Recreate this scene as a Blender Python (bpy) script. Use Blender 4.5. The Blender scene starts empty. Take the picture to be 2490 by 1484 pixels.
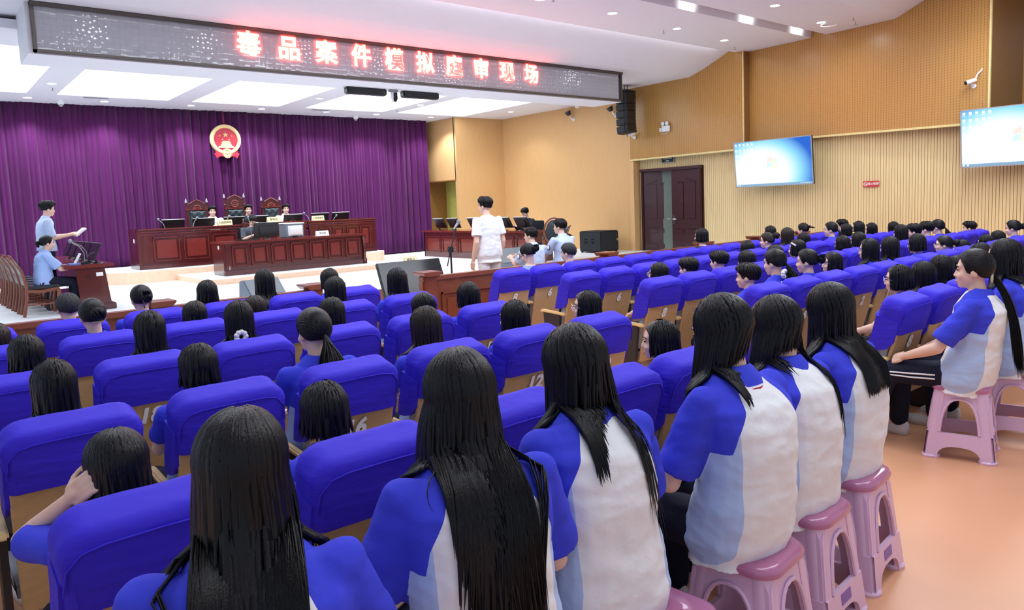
import bpy, bmesh, math, random
import numpy as np
from mathutils import Vector, Matrix, noise
random.seed(7)
SC = bpy.context.scene
COL = SC.collection
PI = math.pi
V = Vector

# ------------------------------------------------------------------ camera
F_PX, YAW, PITCH, ROLL, CY_PX = 1770.716, 0.689925, 0.099719, -0.04136, 671.3
CAM_H = 1.70
def cam_axes():
    cy, sy = math.cos(YAW), math.sin(YAW)
    f = V((sy, cy, 0)); r = V((cy, -sy, 0)); u = V((0, 0, 1))
    cp, sp = math.cos(PITCH), math.sin(PITCH)
    f2 = f*cp - u*sp; u2 = u*cp + f*sp
    cr, sr = math.cos(ROLL), math.sin(ROLL)
    return r*cr + u2*sr, -r*sr + u2*cr, f2
RT, UP, FW = cam_axes()
cam = bpy.data.cameras.new('camera')
cam.sensor_width = 36.0
cam.lens = 36.0*F_PX/2490
cam.shift_y = (CY_PX - 742)/2490
cam.clip_start = 0.05; cam.clip_end = 120
camo = bpy.data.objects.new('camera', cam)
COL.objects.link(camo)
M3 = Matrix((RT, UP, -FW)).transposed()
camo.matrix_world = Matrix.Translation((0, 0, CAM_H)) @ M3.to_4x4()
SC.camera = camo

# ------------------------------------------------------------------ world, exposure, large lights
W = bpy.data.worlds.new('world'); SC.world = W; W.use_nodes = True
W.node_tree.nodes['Background'].inputs[0].default_value = (0.70, 0.81, 1.0, 1)
W.node_tree.nodes['Background'].inputs[1].default_value = 0.70
SC.view_settings.view_transform = 'Standard'
SC.view_settings.look = 'None'
SC.view_settings.gamma = 1.0
SC.view_settings.exposure = 0.0
SC.view_settings.use_curve_mapping = False
cy_ = SC.cycles
cy_.use_denoising = True
cy_.max_bounces = 6; cy_.diffuse_bounces = 3; cy_.glossy_bounces = 3; cy_.transmission_bounces = 4; cy_.transparent_max_bounces = 6
cy_.caustics_reflective = False; cy_.caustics_refractive = False
cy_.sample_clamp_indirect = 6.0
PANEL_E = 4.2      # stage ceiling light panels
SPOT_W = 70.0      # ceiling downlights
def area_light(name, loc, size, size_y, power, color=(0.86, 0.93, 1.0), rot=(0, 0, 0)):
    l = bpy.data.lights.new(name, 'AREA'); l.shape = 'RECTANGLE'; l.size = size; l.size_y = size_y
    l.energy = power; l.color = color
    o = bpy.data.objects.new(name, l); o.location = loc; o.rotation_euler = rot; COL.objects.link(o)
    return o
# fill lights added without fixtures to brighten the hall, standing in for ceiling lamps
area_light('hall_fill_light', (4.2, 0.9, 5.3), 7, 1.2, 150)
area_light('hall_fill_light', (10.5, 3.6, 5.3), 8, 1.6, 400)
area_light('hall_fill_light', (3.5, 6.2, 4.85), 8, 1.2, 260)

# ------------------------------------------------------------------ materials
MATS = {}
def nodes(m):
    m.use_nodes = True
    nt = m.node_tree
    return nt, nt.nodes, nt.links, nt.nodes['Principled BSDF']
def mat(name, col, rough=0.5, spec=0.5, metal=0.0, var=0.12, nscale=8.0, bump=0.0, bscale=60.0, stretch=(1, 1, 1), sheen=0.0, coat=0.0, emit=None, es=0.0, aniso=0.0):
    m = bpy.data.materials.new(name); MATS[name] = m
    nt, N, L, P = nodes(m)
    P.inputs['Roughness'].default_value = rough
    P.inputs['Specular IOR Level'].default_value = spec
    P.inputs['Metallic'].default_value = metal
    P.inputs['Sheen Weight'].default_value = sheen
    P.inputs['Coat Weight'].default_value = coat
    tc = N.new('ShaderNodeTexCoord'); mp = N.new('ShaderNodeMapping')
    mp.inputs['Scale'].default_value = stretch
    L.new(tc.outputs['Object'], mp.inputs['Vector'])
    no = N.new('ShaderNodeTexNoise'); no.inputs['Scale'].default_value = nscale; no.inputs['Detail'].default_value = 3
    L.new(mp.outputs['Vector'], no.inputs['Vector'])
    mx = N.new('ShaderNodeMix'); mx.data_type = 'RGBA'
    c = col
    mx.inputs['A'].default_value = (c[0]*(1-var), c[1]*(1-var), c[2]*(1-var), 1)
    mx.inputs['B'].default_value = (min(c[0]*(1+var), 1), min(c[1]*(1+var), 1), min(c[2]*(1+var), 1), 1)
    L.new(no.outputs['Fac'], mx.inputs['Factor'])
    L.new(mx.outputs['Result'], P.inputs['Base Color'])
    if bump:
        nb = N.new('ShaderNodeTexNoise'); nb.inputs['Scale'].default_value = bscale; nb.inputs['Detail'].default_value = 2
        L.new(mp.outputs['Vector'], nb.inputs['Vector'])
        bp = N.new('ShaderNodeBump'); bp.inputs['Strength'].default_value = bump; bp.inputs['Distance'].default_value = 0.02
        L.new(nb.outputs['Fac'], bp.inputs['Height'])
        L.new(bp.outputs['Normal'], P.inputs['Normal'])
    if emit:
        P.inputs['Emission Color'].default_value = (*emit, 1)
        P.inputs['Emission Strength'].default_value = es
    return m
def lines_mat(name, col, dark, period, width, axis='Y', rough=0.45, dash=0.0, spec=0.4, grain=0.12, coat=0.0):
    """wood veneer with fine vertical grooves every `period` metres along `axis`; dash > 0 breaks them into perforations"""
    m = bpy.data.materials.new(name); MATS[name] = m
    nt, N, L, P = nodes(m)
    P.inputs['Roughness'].default_value = rough; P.inputs['Specular IOR Level'].default_value = spec
    P.inputs['Coat Weight'].default_value = coat; P.inputs['Coat Roughness'].default_value = 0.25
    tc = N.new('ShaderNodeTexCoord'); sx = N.new('ShaderNodeSeparateXYZ')
    L.new(tc.outputs['Object'], sx.inputs[0])
    def math_(op, a, b=None):
        n = N.new('ShaderNodeMath'); n.operation = op
        for i, v in enumerate((a, b)):
            if v is None: continue
            if isinstance(v, (int, float)): n.inputs[i].default_value = v
            else: L.new(v, n.inputs[i])
        return n.outputs[0]
    fr = math_('FRACT', math_('DIVIDE', sx.outputs[axis], period))
    g = math_('LESS_THAN', fr, width)
    if dash:
        fz = math_('FRACT', math_('DIVIDE', sx.outputs['Z'], dash))
        g = math_('MULTIPLY', g, math_('LESS_THAN', fz, 0.62))
    mp = N.new('ShaderNodeMapping'); mp.inputs['Scale'].default_value = (6, 6, 0.5)
    L.new(tc.outputs['Object'], mp.inputs['Vector'])
    no = N.new('ShaderNodeTexNoise'); no.inputs['Scale'].default_value = 6; no.inputs['Detail'].default_value = 4
    L.new(mp.outputs['Vector'], no.inputs['Vector'])
    m1 = N.new('ShaderNodeMix'); m1.data_type = 'RGBA'
    m1.inputs['A'].default_value = (*[c*(1-grain) for c in col], 1); m1.inputs['B'].default_value = (*[min(1, c*(1+grain)) for c in col], 1)
    L.new(no.outputs['Fac'], m1.inputs['Factor'])
    m2 = N.new('ShaderNodeMix'); m2.data_type = 'RGBA'
    L.new(g, m2.inputs['Factor']); L.new(m1.outputs['Result'], m2.inputs['A']); m2.inputs['B'].default_value = (*dark, 1)
    L.new(m2.outputs['Result'], P.inputs['Base Color'])
    return m
def wood_mat(name, col, rough=0.35, coat=0.2, g=0.25, stretch=(1, 1, 8)):
    m = mat(name, col, rough, 0.5, var=g, nscale=7, stretch=stretch, coat=coat)
    return m
def emit_mat(name, col, s):
    m = bpy.data.materials.new(name); MATS[name] = m
    m.use_nodes = True; nt = m.node_tree; nt.nodes.clear()
    e = nt.nodes.new('ShaderNodeEmission'); o = nt.nodes.new('ShaderNodeOutputMaterial')
    e.inputs[0].default_value = (*col, 1); e.inputs[1].default_value = s
    nt.links.new(e.outputs[0], o.inputs[0])
    return m

mat('ceiling_white', (0.80, 0.79, 0.84), 0.8, 0.2, var=0.02, bump=0.05, bscale=40)
mat('stage_white', (0.86, 0.90, 0.94), 0.45, 0.4, var=0.03, nscale=3)
mat('hall_floor', (0.72, 0.36, 0.20), 0.38, 0.4, var=0.06, nscale=3)
lines_mat('stage_veneer', (0.72, 0.43, 0.19), (0.58, 0.34, 0.15), 0.03, 0.22, 'Y', 0.5)
lines_mat('stage_veneer_x', (0.72, 0.43, 0.19), (0.58, 0.34, 0.15), 0.03, 0.22, 'X', 0.5)
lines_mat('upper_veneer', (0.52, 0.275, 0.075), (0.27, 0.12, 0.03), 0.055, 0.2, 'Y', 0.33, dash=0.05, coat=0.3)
wood_mat('veneer_plain', (0.30, 0.13, 0.04), 0.4)
mat('slat_wood', (0.82, 0.64, 0.33), 0.5, 0.4, var=0.1, nscale=5, stretch=(4, 4, 0.4))
mat('slat_gap', (0.10, 0.055, 0.02), 0.8, 0.2)
mat('gold_trim', (0.80, 0.66, 0.30), 0.35, 0.5)
mat('recess_paint', (0.62, 0.58, 0.14), 0.7, 0.2)
wood_mat('birch_ply', (0.78, 0.52, 0.36), 0.5, 0.1, 0.16, (3, 3, 1))
wood_mat('mahogany', (0.080, 0.009, 0.009), 0.22, 0.5, 0.35, (2, 2, 6))
wood_mat('mahogany_flat', (0.16, 0.022, 0.018), 0.2, 0.4, 0.3, (6, 2, 2))
wood_mat('railing_wood', (0.21, 0.055, 0.025), 0.33, 0.3, 0.25, (8, 2, 2))
wood_mat('door_wood', (0.045, 0.010, 0.014), 0.35, 0.3, 0.3, (2, 2, 6))
mat('door_glass', (0.16, 0.20, 0.17), 0.15, 0.5)
mat('chrome', (0.75, 0.75, 0.78), 0.2, 0.5, metal=1.0, var=0.03)
mat('black_plastic', (0.012, 0.013, 0.016), 0.35, 0.5)
mat('black_gloss', (0.010, 0.011, 0.014), 0.22, 0.4)
mat('black_cabinet', (0.016, 0.019, 0.025), 0.6, 0.4, bump=0.2, bscale=200)
mat('grey_cabinet', (0.20, 0.24, 0.30), 0.6, 0.4, bump=0.1, bscale=200)
mat('grille_grey', (0.24, 0.28, 0.31), 0.55, 0.4, bump=0.3, bscale=300)
mat('white_plastic', (0.85, 0.86, 0.88), 0.35, 0.5, var=0.03)
mat('grey_plastic', (0.38, 0.39, 0.40), 0.4, 0.5)
mat('screen_off', (0.012, 0.014, 0.018), 0.12, 0.5)
mat('leather', (0.022, 0.035, 0.045), 0.32, 0.5, bump=0.2, bscale=40)
mat('brass', (0.70, 0.55, 0.22), 0.3, 0.5, metal=0.6)
mat('plate_gold', (0.74, 0.66, 0.40), 0.35, 0.5)
mat('dark_ink', (0.03, 0.025, 0.02), 0.5, 0.3)
mat('paper', (0.9, 0.9, 0.9), 0.7, 0.2, var=0.02)
mat('gold', (0.90, 0.70, 0.34), 0.4, 0.5, metal=0.1)
mat('emblem_red', (0.50, 0.02, 0.05), 0.4, 0.5)
mat('ribbon_red', (0.62, 0.03, 0.06), 0.45, 0.4)
mat('led_frame', (0.10, 0.085, 0.075), 0.35, 0.5, metal=0.3)
mat('led_face', (0.40, 0.42, 0.46), 0.07, 0.5, var=0.05)
emit_mat('led_text', (1.0, 0.075, 0.05), 20.0)
emit_mat('panel_glow', (0.88, 0.95, 1.0), PANEL_E)
emit_mat('lamp_glow', (0.95, 0.98, 1.0), 14.0)
mat('sign_red', (0.62, 0.03, 0.04), 0.4, 0.5)
mat('sign_black', (0.015, 0.03, 0.03), 0.3, 0.5)
# audience
mat('cover_cloth', (0.038, 0.020, 0.58), 0.7, 0.25, var=0.10, nscale=5, bump=0.3, bscale=8, stretch=(1, 1, 4))
wood_mat('seat_ply', (0.53, 0.34, 0.16), 0.38, 0.25, 0.15, (3, 3, 9))
mat('seat_grey', (0.42, 0.43, 0.48), 0.85, 0.2, var=0.1, bump=0.2, bscale=150)
mat('arm_wood', (0.80, 0.58, 0.27), 0.35, 0.5, var=0.12, nscale=6, stretch=(6, 1, 6))
mat('arm_black', (0.03, 0.025, 0.025), 0.5, 0.4)
mat('number_silver', (0.78, 0.79, 0.80), 0.5, 0.4, var=0.04)
mat('stool_frame_pink', (0.74, 0.50, 0.70), 0.28, 0.5, var=0.04, coat=0.3)
mat('stool_seat_mauve', (0.47, 0.16, 0.30), 0.22, 0.5, var=0.05, coat=0.5)
mat('stool_label', (0.22, 0.12, 0.42), 0.4, 0.5)
mat('skin', (0.80, 0.52, 0.40), 0.5, 0.35, var=0.06, nscale=6)
mat('eye_dark', (0.015, 0.012, 0.012), 0.3, 0.5)
mat('lip', (0.60, 0.25, 0.22), 0.45, 0.4)
mat('trouser_navy', (0.012, 0.013, 0.030), 0.8, 0.2, bump=0.3, bscale=20)
mat('stripe_white', (0.85, 0.85, 0.88), 0.7, 0.2, var=0.03)
mat('stripe_red', (0.45, 0.02, 0.05), 0.7, 0.2)
mat('shoe_white', (0.72, 0.70, 0.68), 0.6, 0.3)
mat('shoe_black', (0.015, 0.015, 0.017), 0.4, 0.5)
mat('uniform_light', (0.36, 0.50, 0.86), 0.8, 0.2, bump=0.25, bscale=14)
mat('uniform_mid', (0.22, 0.32, 0.72), 0.8, 0.2, bump=0.25, bscale=14)
mat('uniform_pale', (0.55, 0.66, 0.92), 0.8, 0.2, bump=0.25, bscale=14)
mat('tee_white', (0.88, 0.91, 0.96), 0.8, 0.2, var=0.03, bump=0.3, bscale=10)
mat('pants_white', (0.78, 0.80, 0.84), 0.8, 0.2, var=0.04, bump=0.3, bscale=12)
mat('shirt_black', (0.030, 0.032, 0.045), 0.8, 0.2, bump=0.2, bscale=14)
mat('shirt_slate', (0.085, 0.10, 0.13), 0.8, 0.2, bump=0.2, bscale=14)
mat('polo_blue', (0.045, 0.06, 0.64), 0.8, 0.2, var=0.06, bump=0.2, bscale=14)
mat('tie_dark', (0.03, 0.04, 0.10), 0.6, 0.3)
mat('scrunchie_white', (0.88, 0.86, 0.84), 0.8, 0.2)
mat('clip_brown', (0.13, 0.07, 0.045), 0.3, 0.5)
mat('band_cream', (0.75, 0.66, 0.48), 0.7, 0.2)
mat('bow_yellow', (0.80, 0.66, 0.08), 0.7, 0.2)
mat('glasses_metal', (0.55, 0.50, 0.50), 0.25, 0.5, metal=0.7)
def hair_mat(name, col, rough=0.36):
    m = mat(name, col, rough, 0.24, var=0.35, nscale=14, stretch=(5, 5, 0.5), bump=0.15, bscale=60)
    return m
hair_mat('hair_black', (0.006, 0.0057, 0.007))
hair_mat('hair_brown', (0.020, 0.013, 0.010))
hair_mat('hair_grey', (0.035, 0.035, 0.038), 0.6)
# curtain velvet
mat('velvet', (0.080, 0.009, 0.078), 0.85, 0.12, var=0.25, nscale=3, stretch=(3, 3, 0.6), sheen=0.18, bump=0.1, bscale=80)
# school shirt: blue raglan sleeves, white body, pale blue side panels, cut along stored seam distances
def school_shirt_mat():
    m = bpy.data.materials.new('school_shirt'); MATS['school_shirt'] = m
    nt, N, L, P = nodes(m)
    P.inputs['Roughness'].default_value = 0.85; P.inputs['Specular IOR Level'].default_value = 0.2
    def att(n):
        a = N.new('ShaderNodeAttribute'); a.attribute_name = n
        g = N.new('ShaderNodeMath'); g.operation = 'GREATER_THAN'; g.inputs[1].default_value = 0
        L.new(a.outputs['Fac'], g.inputs[0]); return g.outputs[0]
    m1 = N.new('ShaderNodeMix'); m1.data_type = 'RGBA'
    m1.inputs['A'].default_value = (0.86, 0.86, 0.87, 1); m1.inputs['B'].default_value = (0.46, 0.60, 0.88, 1)
    L.new(att('side_seam'), m1.inputs['Factor'])
    m2 = N.new('ShaderNodeMix'); m2.data_type = 'RGBA'
    m2.inputs['B'].default_value = (0.050, 0.062, 0.66, 1)
    L.new(att('sleeve_seam'), m2.inputs['Factor']); L.new(m1.outputs['Result'], m2.inputs['A'])
    L.new(m2.outputs['Result'], P.inputs['Base Color'])
    tc = N.new('ShaderNodeTexCoord'); no = N.new('ShaderNodeTexNoise'); no.inputs['Scale'].default_value = 13; no.inputs['Detail'].default_value = 3
    bp = N.new('ShaderNodeBump'); bp.inputs['Strength'].default_value = 0.35; bp.inputs['Distance'].default_value = 0.02
    L.new(tc.outputs['Object'], no.inputs['Vector']); L.new(no.outputs['Fac'], bp.inputs['Height']); L.new(bp.outputs['Normal'], P.inputs['Normal'])
school_shirt_mat()

# ------------------------------------------------------------------ mesh builder
class MB:
    def __init__(s): s.v = []; s.f = []; s.m = []; s.mi = 0
    def add(s, vs, fs):
        b = len(s.v); s.v += [tuple(p) for p in vs]
        for f in fs: s.f.append([b+i for i in f]); s.m.append(s.mi)
        return s
    def box(s, c, d, rz=0.0, rot=None):
        x, y, z = d[0]/2, d[1]/2, d[2]/2
        vs = [V((sx*x, sy*y, sz*z)) for sz in (-1, 1) for sy in (-1, 1) for sx in (-1, 1)]
        if rz: rot = Matrix.Rotation(rz, 3, 'Z')
        if rot is not None: vs = [rot @ v for v in vs]
        c = V(c)
        return s.add([v+c for v in vs], [(0, 2, 3, 1), (4, 5, 7, 6), (0, 1, 5, 4), (2, 6, 7, 3), (0, 4, 6, 2), (1, 3, 7, 5)])
    def bb(s, x0, x1, y0, y1, z0, z1): return s.box(((x0+x1)/2, (y0+y1)/2, (z0+z1)/2), (x1-x0, y1-y0, z1-z0))
    def rings(s, rs, caps=True, closed=True):
        """rs: list of rings (lists of points, same length)"""
        n = len(rs[0]); vs = [p for r in rs for p in r]; fs = []
        for i in range(len(rs)-1):
            for j in range(n if closed else n-1):
                k = (j+1) % n
                fs.append((i*n+j, i*n+k, (i+1)*n+k, (i+1)*n+j))
        if caps and closed:
            fs.append(tuple(reversed(range(n)))); fs.append(tuple((len(rs)-1)*n+j for j in range(n)))
        return s.add(vs, fs)
    def tube(s, pts, rad, n=8, flat=1.0, nrm=None, caps=True):
        pts = [V(p) for p in pts]; N_ = len(pts)
        if not hasattr(rad, '__len__'): rad = [rad]*N_
        rs = []; pu = None
        for i, p in enumerate(pts):
            t = (pts[min(i+1, N_-1)] - pts[max(i-1, 0)])
            if t.length < 1e-9: t = V((0, 0, 1))
            t.normalize()
            if nrm is not None: u = V(nrm[i]); u = u - t*u.dot(t)
            elif pu is None: u = V((0, 0, 1)).cross(t); u = u if u.length > 1e-3 else V((1, 0, 0)); u = u - t*u.dot(t)
            else: u = pu - t*pu.dot(t)
            if u.length < 1e-6: u = t.orthogonal()
            u.normalize(); pu = u; w = t.cross(u)
            r = rad[i]
            rs.append([p + u*(r*flat*math.cos(a)) + w*(r*math.sin(a)) for a in [2*PI*k/n for k in range(n)]])
        return s.rings(rs, caps)
    def cyl(s, p0, p1, r0, r1=None, n=16): return s.tube([p0, p1], [r0, r0 if r1 is None else r1], n)
    def lathe(s, c, prof, n=20, axis='Z'):
        rs = []
        for r, h in prof:
            ring = []
            for k in range(n):
                a = 2*PI*k/n; x, y = r*math.cos(a), r*math.sin(a)
                q = {'Z': (x, y, h), 'Y': (x, h, -y), 'X': (h, x, y)}[axis]
                ring.append(V(c)+V(q))
            rs.append(ring)
        return s.rings(rs, caps=prof[0] != prof[-1])
    def ell(s, c, r, rot=None, nu=16, nv=10):
        c = V(c); vs = []; fs = []
        rows = []
        for i in range(nv+1):
            th = PI*i/nv
            rows.append([V((r[0]*math.sin(th)*math.cos(2*PI*k/nu), r[1]*math.sin(th)*math.sin(2*PI*k/nu), r[2]*math.cos(th))) for k in range(nu)])
        rows[0] = [V((1e-5*q.x, 1e-5*q.y, r[2])) for q in rows[1]]; rows[-1] = [V((1e-5*q.x, 1e-5*q.y, -r[2])) for q in rows[-2]]
        rows.reverse()
        if rot is not None: rows = [[rot @ q for q in rr] for rr in rows]
        return s.rings([[q+c for q in rr] for rr in rows])
    def cone(s, p0, p1, r0, r1, n=14):
        """tapered capsule"""
        p0 = V(p0); p1 = V(p1); d = (p1-p0); t = d.normalized()
        pts = []; rr = []
        for a in (-1.0, -0.8, -0.45, 0): pts.append(p0 + t*(r0*a)); rr.append(max(r0*math.sqrt(max(0, 1-a*a)), r0*0.05))
        for a in (0, 0.45, 0.8, 1.0): pts.append(p1 + t*(r1*a)); rr.append(max(r1*math.sqrt(max(0, 1-a*a)), r1*0.05))
        return s.tube(pts, rr, n)
    def prism(s, poly, fn, d0, d1):
        """extrude a 2D polygon; fn(u, v, d) gives the 3D point"""
        n = len(poly); vs = [fn(u, v, d) for d in (d0, d1) for u, v in poly]
        fs = [tuple(reversed(range(n))), tuple(range(n, 2*n))] + [(i, (i+1) % n, n+(i+1) % n, n+i) for i in range(n)]
        return s.add(vs, fs)
    def mesh(s, name, mats, smooth=False, bevel=0.0):
        me = bpy.data.meshes.new(name); me.from_pydata(s.v, [], s.f)
        for m in (mats if isinstance(mats, (list, tuple)) else [mats]): me.materials.append(MATS[m])
        me.polygons.foreach_set('material_index', s.m)
        bm = bmesh.new(); bm.from_mesh(me); bmesh.ops.recalc_face_normals(bm, faces=bm.faces)
        if bevel:
            es = [e for e in bm.edges if len(e.link_faces) == 2 and e.calc_face_angle(0) > 0.6]
            bmesh.ops.bevel(bm, geom=es, offset=bevel, segments=2, affect='EDGES', clamp_overlap=True)
        bm.to_mesh(me); bm.free()
        if smooth:
            me.polygons.foreach_set('use_smooth', [True]*len(me.polygons))
            if smooth != 'all': me.set_sharp_from_angle(angle=math.radians(40))
        return me
    def build(s, name, mats, parent=None, smooth=False, bevel=0.0):
        return link(name, s.mesh(name, mats, smooth, bevel), parent)
def link(name, me, parent=None, loc=None):
    o = bpy.data.objects.new(name, me); COL.objects.link(o)
    if parent: o.parent = parent
    if loc: o.location = loc
    return o
def tag(o, label, cat, group=None):
    o['label'] = label; o['category'] = cat
    if group: o['group'] = group
    return o
def thing(name, label, cat, loc=(0, 0, 0), rz=0.0, group=None):
    o = bpy.data.objects.new(name, None); COL.objects.link(o); o.empty_display_size = 0.1
    o.location = loc; o.rotation_euler = (0, 0, rz)
    return tag(o, label, cat, group)
def struct(o): o['kind'] = 'structure'; return o
def dup(root, loc, rz=None, label=None, group=None):
    def cp(o, par):
        c = o.copy(); COL.objects.link(c)
        if par: c.parent = par
        for ch in KIDS.get(o.name, []): cp(ch, c)
        return c
    c = cp(root, None); c.location = loc
    if rz is not None: c.rotation_euler = (0, 0, rz)
    if label: c['label'] = label
    if group: c['group'] = group
    return c
KIDS = {}
def note_kids(root):
    """remember the children of a prototype so copies are quick"""
    KIDS[root.name] = list(root.children)
    for ch in root.children: note_kids(ch)
def text_mesh(txt, size, extrude=0.002, offset=0.0, shear=0.0, align='CENTER', mats='dark_ink'):
    cu = bpy.data.curves.new('t', 'FONT'); cu.body = txt; cu.size = size; cu.extrude = extrude; cu.offset = offset; cu.shear = shear
    cu.align_x = align; cu.align_y = 'CENTER'; cu.resolution_u = 3
    o = bpy.data.objects.new('t', cu); COL.objects.link(o)
    dg = bpy.context.evaluated_depsgraph_get()
    me = bpy.data.meshes.new_from_object(o.evaluated_get(dg))
    bpy.data.objects.remove(o); bpy.data.curves.remove(cu)
    me.materials.clear(); me.materials.append(MATS[mats])
    return me
FACE_CAM = Matrix(((1, 0, 0), (0, 0, -1), (0, 1, 0)))   # text in the XZ plane, reading towards -Y
def put_text(name, me, parent, loc, rot=None):
    o = link(name, me, parent); o.location = loc
    o.rotation_euler = (rot if rot is not None else FACE_CAM).to_euler()
    return o
# ------------------------------------------------------------------ the setting
SZ = 0.24          # stage floor height
struct(MB().bb(-3, 16.6, -4, 11.78, -0.1, 0).build('floor', 'hall_floor'))
struct(MB().bb(-3, 16.6, 8.6, 11.78, 0.0, 0.004).build('floor_front', 'stage_white'))
m = MB(); m.bb(-3, 15.9, 11.78, 20.9, 0.0, SZ-0.012)
m.mi = 1; m.bb(-3, 15.9, 11.76, 20.9, SZ-0.012, SZ)
struct(m.build('stage_floor', ['railing_wood', 'stage_white']))
def chamfer(x0, x1, y0, y1, c): return [(x0, y1), (x0, y0+c), (x0+c, y0), (x1-c, y0), (x1, y0+c), (x1, y1)]
zf = lambda u, v, d: V((u, v, d))
m = MB(); pl = chamfer(3.36, 10.36, 17.88, 20.0, 0.32)
m.prism(pl, zf, SZ, 0.505); m.mi = 1; m.prism([(u*1.0, v) for u, v in pl], zf, 0.505, 0.52)
struct(m.build('dais_floor', ['birch_ply', 'stage_white']))
m = MB(); pl = chamfer(4.72, 9.15, 15.62, 17.88, 0.30)
m.prism(pl, zf, SZ, 0.355); m.mi = 1; m.prism(pl, zf, 0.355, 0.37)
struct(m.build('dais_step_floor', ['birch_ply', 'stage_white']))
# back wall behind the curtain and the alcove on its right
struct(MB().bb(-3, 16, 20.75, 20.9, 0, 5).build('wall_back', 'veneer_plain'))
m = MB(); m.bb(13.62, 13.74, 19.1, 20.75, 2.52, 4.5)
struct(m.build('wall_curtain_return', 'stage_veneer'))
struct(MB().bb(13.60, 13.76, 19.1, 20.75, 2.485, 2.52).build('trim_curtain_return', 'veneer_plain'))
m = MB(); m.bb(13.62, 13.80, 19.02, 19.14, SZ, 4.5); m.bb(13.80, 15.55, 19.02, 19.14, SZ, 4.5)
struct(m.build('wall_alcove', 'stage_veneer_x'))
struct(MB().bb(14.35, 14.5, 19.14, 20.75, SZ, 2.5).build('wall_side_passage', 'recess_paint'))
m = MB(); m.bb(15.55, 15.75, 13.5, 19.1, SZ, 4.6)
struct(m.build('wall_stage_right', 'stage_veneer'))
struct(MB().bb(15.50, 15.75, 13.36, 13.5, 0, 4.7).build('wall_stage_edge', 'stage_veneer_x'))
# right wall of the hall: slatted below, veneer boards above
m = MB(); m.bb(15.78, 15.9, -4, 11.30, 0, 3.0); m.bb(15.78, 15.9, 13.25, 13.6, 0, 3.4); m.bb(15.78, 15.9, 11.30, 13.25, 2.46, 3.4)
struct(m.build('wall_right', 'slat_gap'))
m = MB(); y = -3.9
while y < 13.36:
    z0 = 2.46 if 11.24 < y+0.025 < 13.30 else 0.0
    if True: m.bb(15.765, 15.785, y, y+0.049, z0, 2.9)
    y += 0.057
struct(m.build('wall_right_slats', 'slat_wood'))
def upper(name, x0, y0, x1, y1, z0a, z0b, ztop):
    """leaning board wall from (x0,y0) to (x1,y1); lower edge z0a -> z0b"""
    d = 0.14; m = MB()
    vs = [(x0, y0, z0a), (x1, y1, z0b), (x1, y1, ztop), (x0, y0, ztop), (x0+d, y0, z0a), (x1+d, y1, z0b), (x1+d, y1, ztop), (x0+d, y0, ztop)]
    m.add(vs, [(0, 1, 2, 3), (4, 7, 6, 5), (0, 4, 5, 1), (3, 2, 6, 7), (0, 3, 7, 4), (1, 5, 6, 2)])
    struct(m.build(name, 'upper_veneer'))
    t = MB(); e = 0.02
    t.add([(x0-e, y0, z0a-0.03), (x1-e, y1, z0b-0.03), (x1-e, y1, z0b+0.012), (x0-e, y0, z0a+0.012), (x0+d, y0, z0a-0.03), (x1+d, y1, z0b-0.03), (x1+d, y1, z0b+0.012), (x0+d, y0, z0a+0.012)],
          [(0, 1, 2, 3), (4, 7, 6, 5), (0, 4, 5, 1), (3, 2, 6, 7), (0, 3, 7, 4), (1, 5, 6, 2)])
    struct(t.build('trim_'+name, 'gold_trim'))
upper('wall_upper_front', 15.48, 13.44, 15.48, 9.93, 2.74, 2.76, 5.6)
struct(MB().bb(15.46, 15.49, 9.90, 9.925, 2.76, 5.4).build('trim_upper_edge', 'gold_trim'))
m = MB(); m.add([(15.485, 9.915, 2.76), (16.1, 9.915, 2.90), (16.1, 9.915, 5.6), (15.485, 9.915, 5.6), (15.485, 10.03, 2.76), (16.1, 10.03, 2.90), (16.1, 10.03, 5.6), (15.485, 10.03, 5.6)],
    [(0, 1, 2, 3), (4, 7, 6, 5), (0, 4, 5, 1), (3, 2, 6, 7), (0, 3, 7, 4), (1, 5, 6, 2)])
struct(m.build('wall_upper_return', 'veneer_plain'))
upper('wall_upper_middle', 15.74, 10.0, 15.40, 4.80, 2.92, 2.82, 6.2)
struct(MB().bb(15.37, 15.42, 4.775, 4.805, 2.84, 6.0).build('trim_upper_corner', 'gold_trim'))
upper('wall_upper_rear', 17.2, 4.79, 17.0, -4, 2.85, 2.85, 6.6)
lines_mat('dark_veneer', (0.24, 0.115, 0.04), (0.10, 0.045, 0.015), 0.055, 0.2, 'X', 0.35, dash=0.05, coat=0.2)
struct(MB().bb(15.42, 17.4, 4.78, 4.86, 2.84, 6.4).build('wall_upper_rear_return', 'dark_veneer'))
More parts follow.
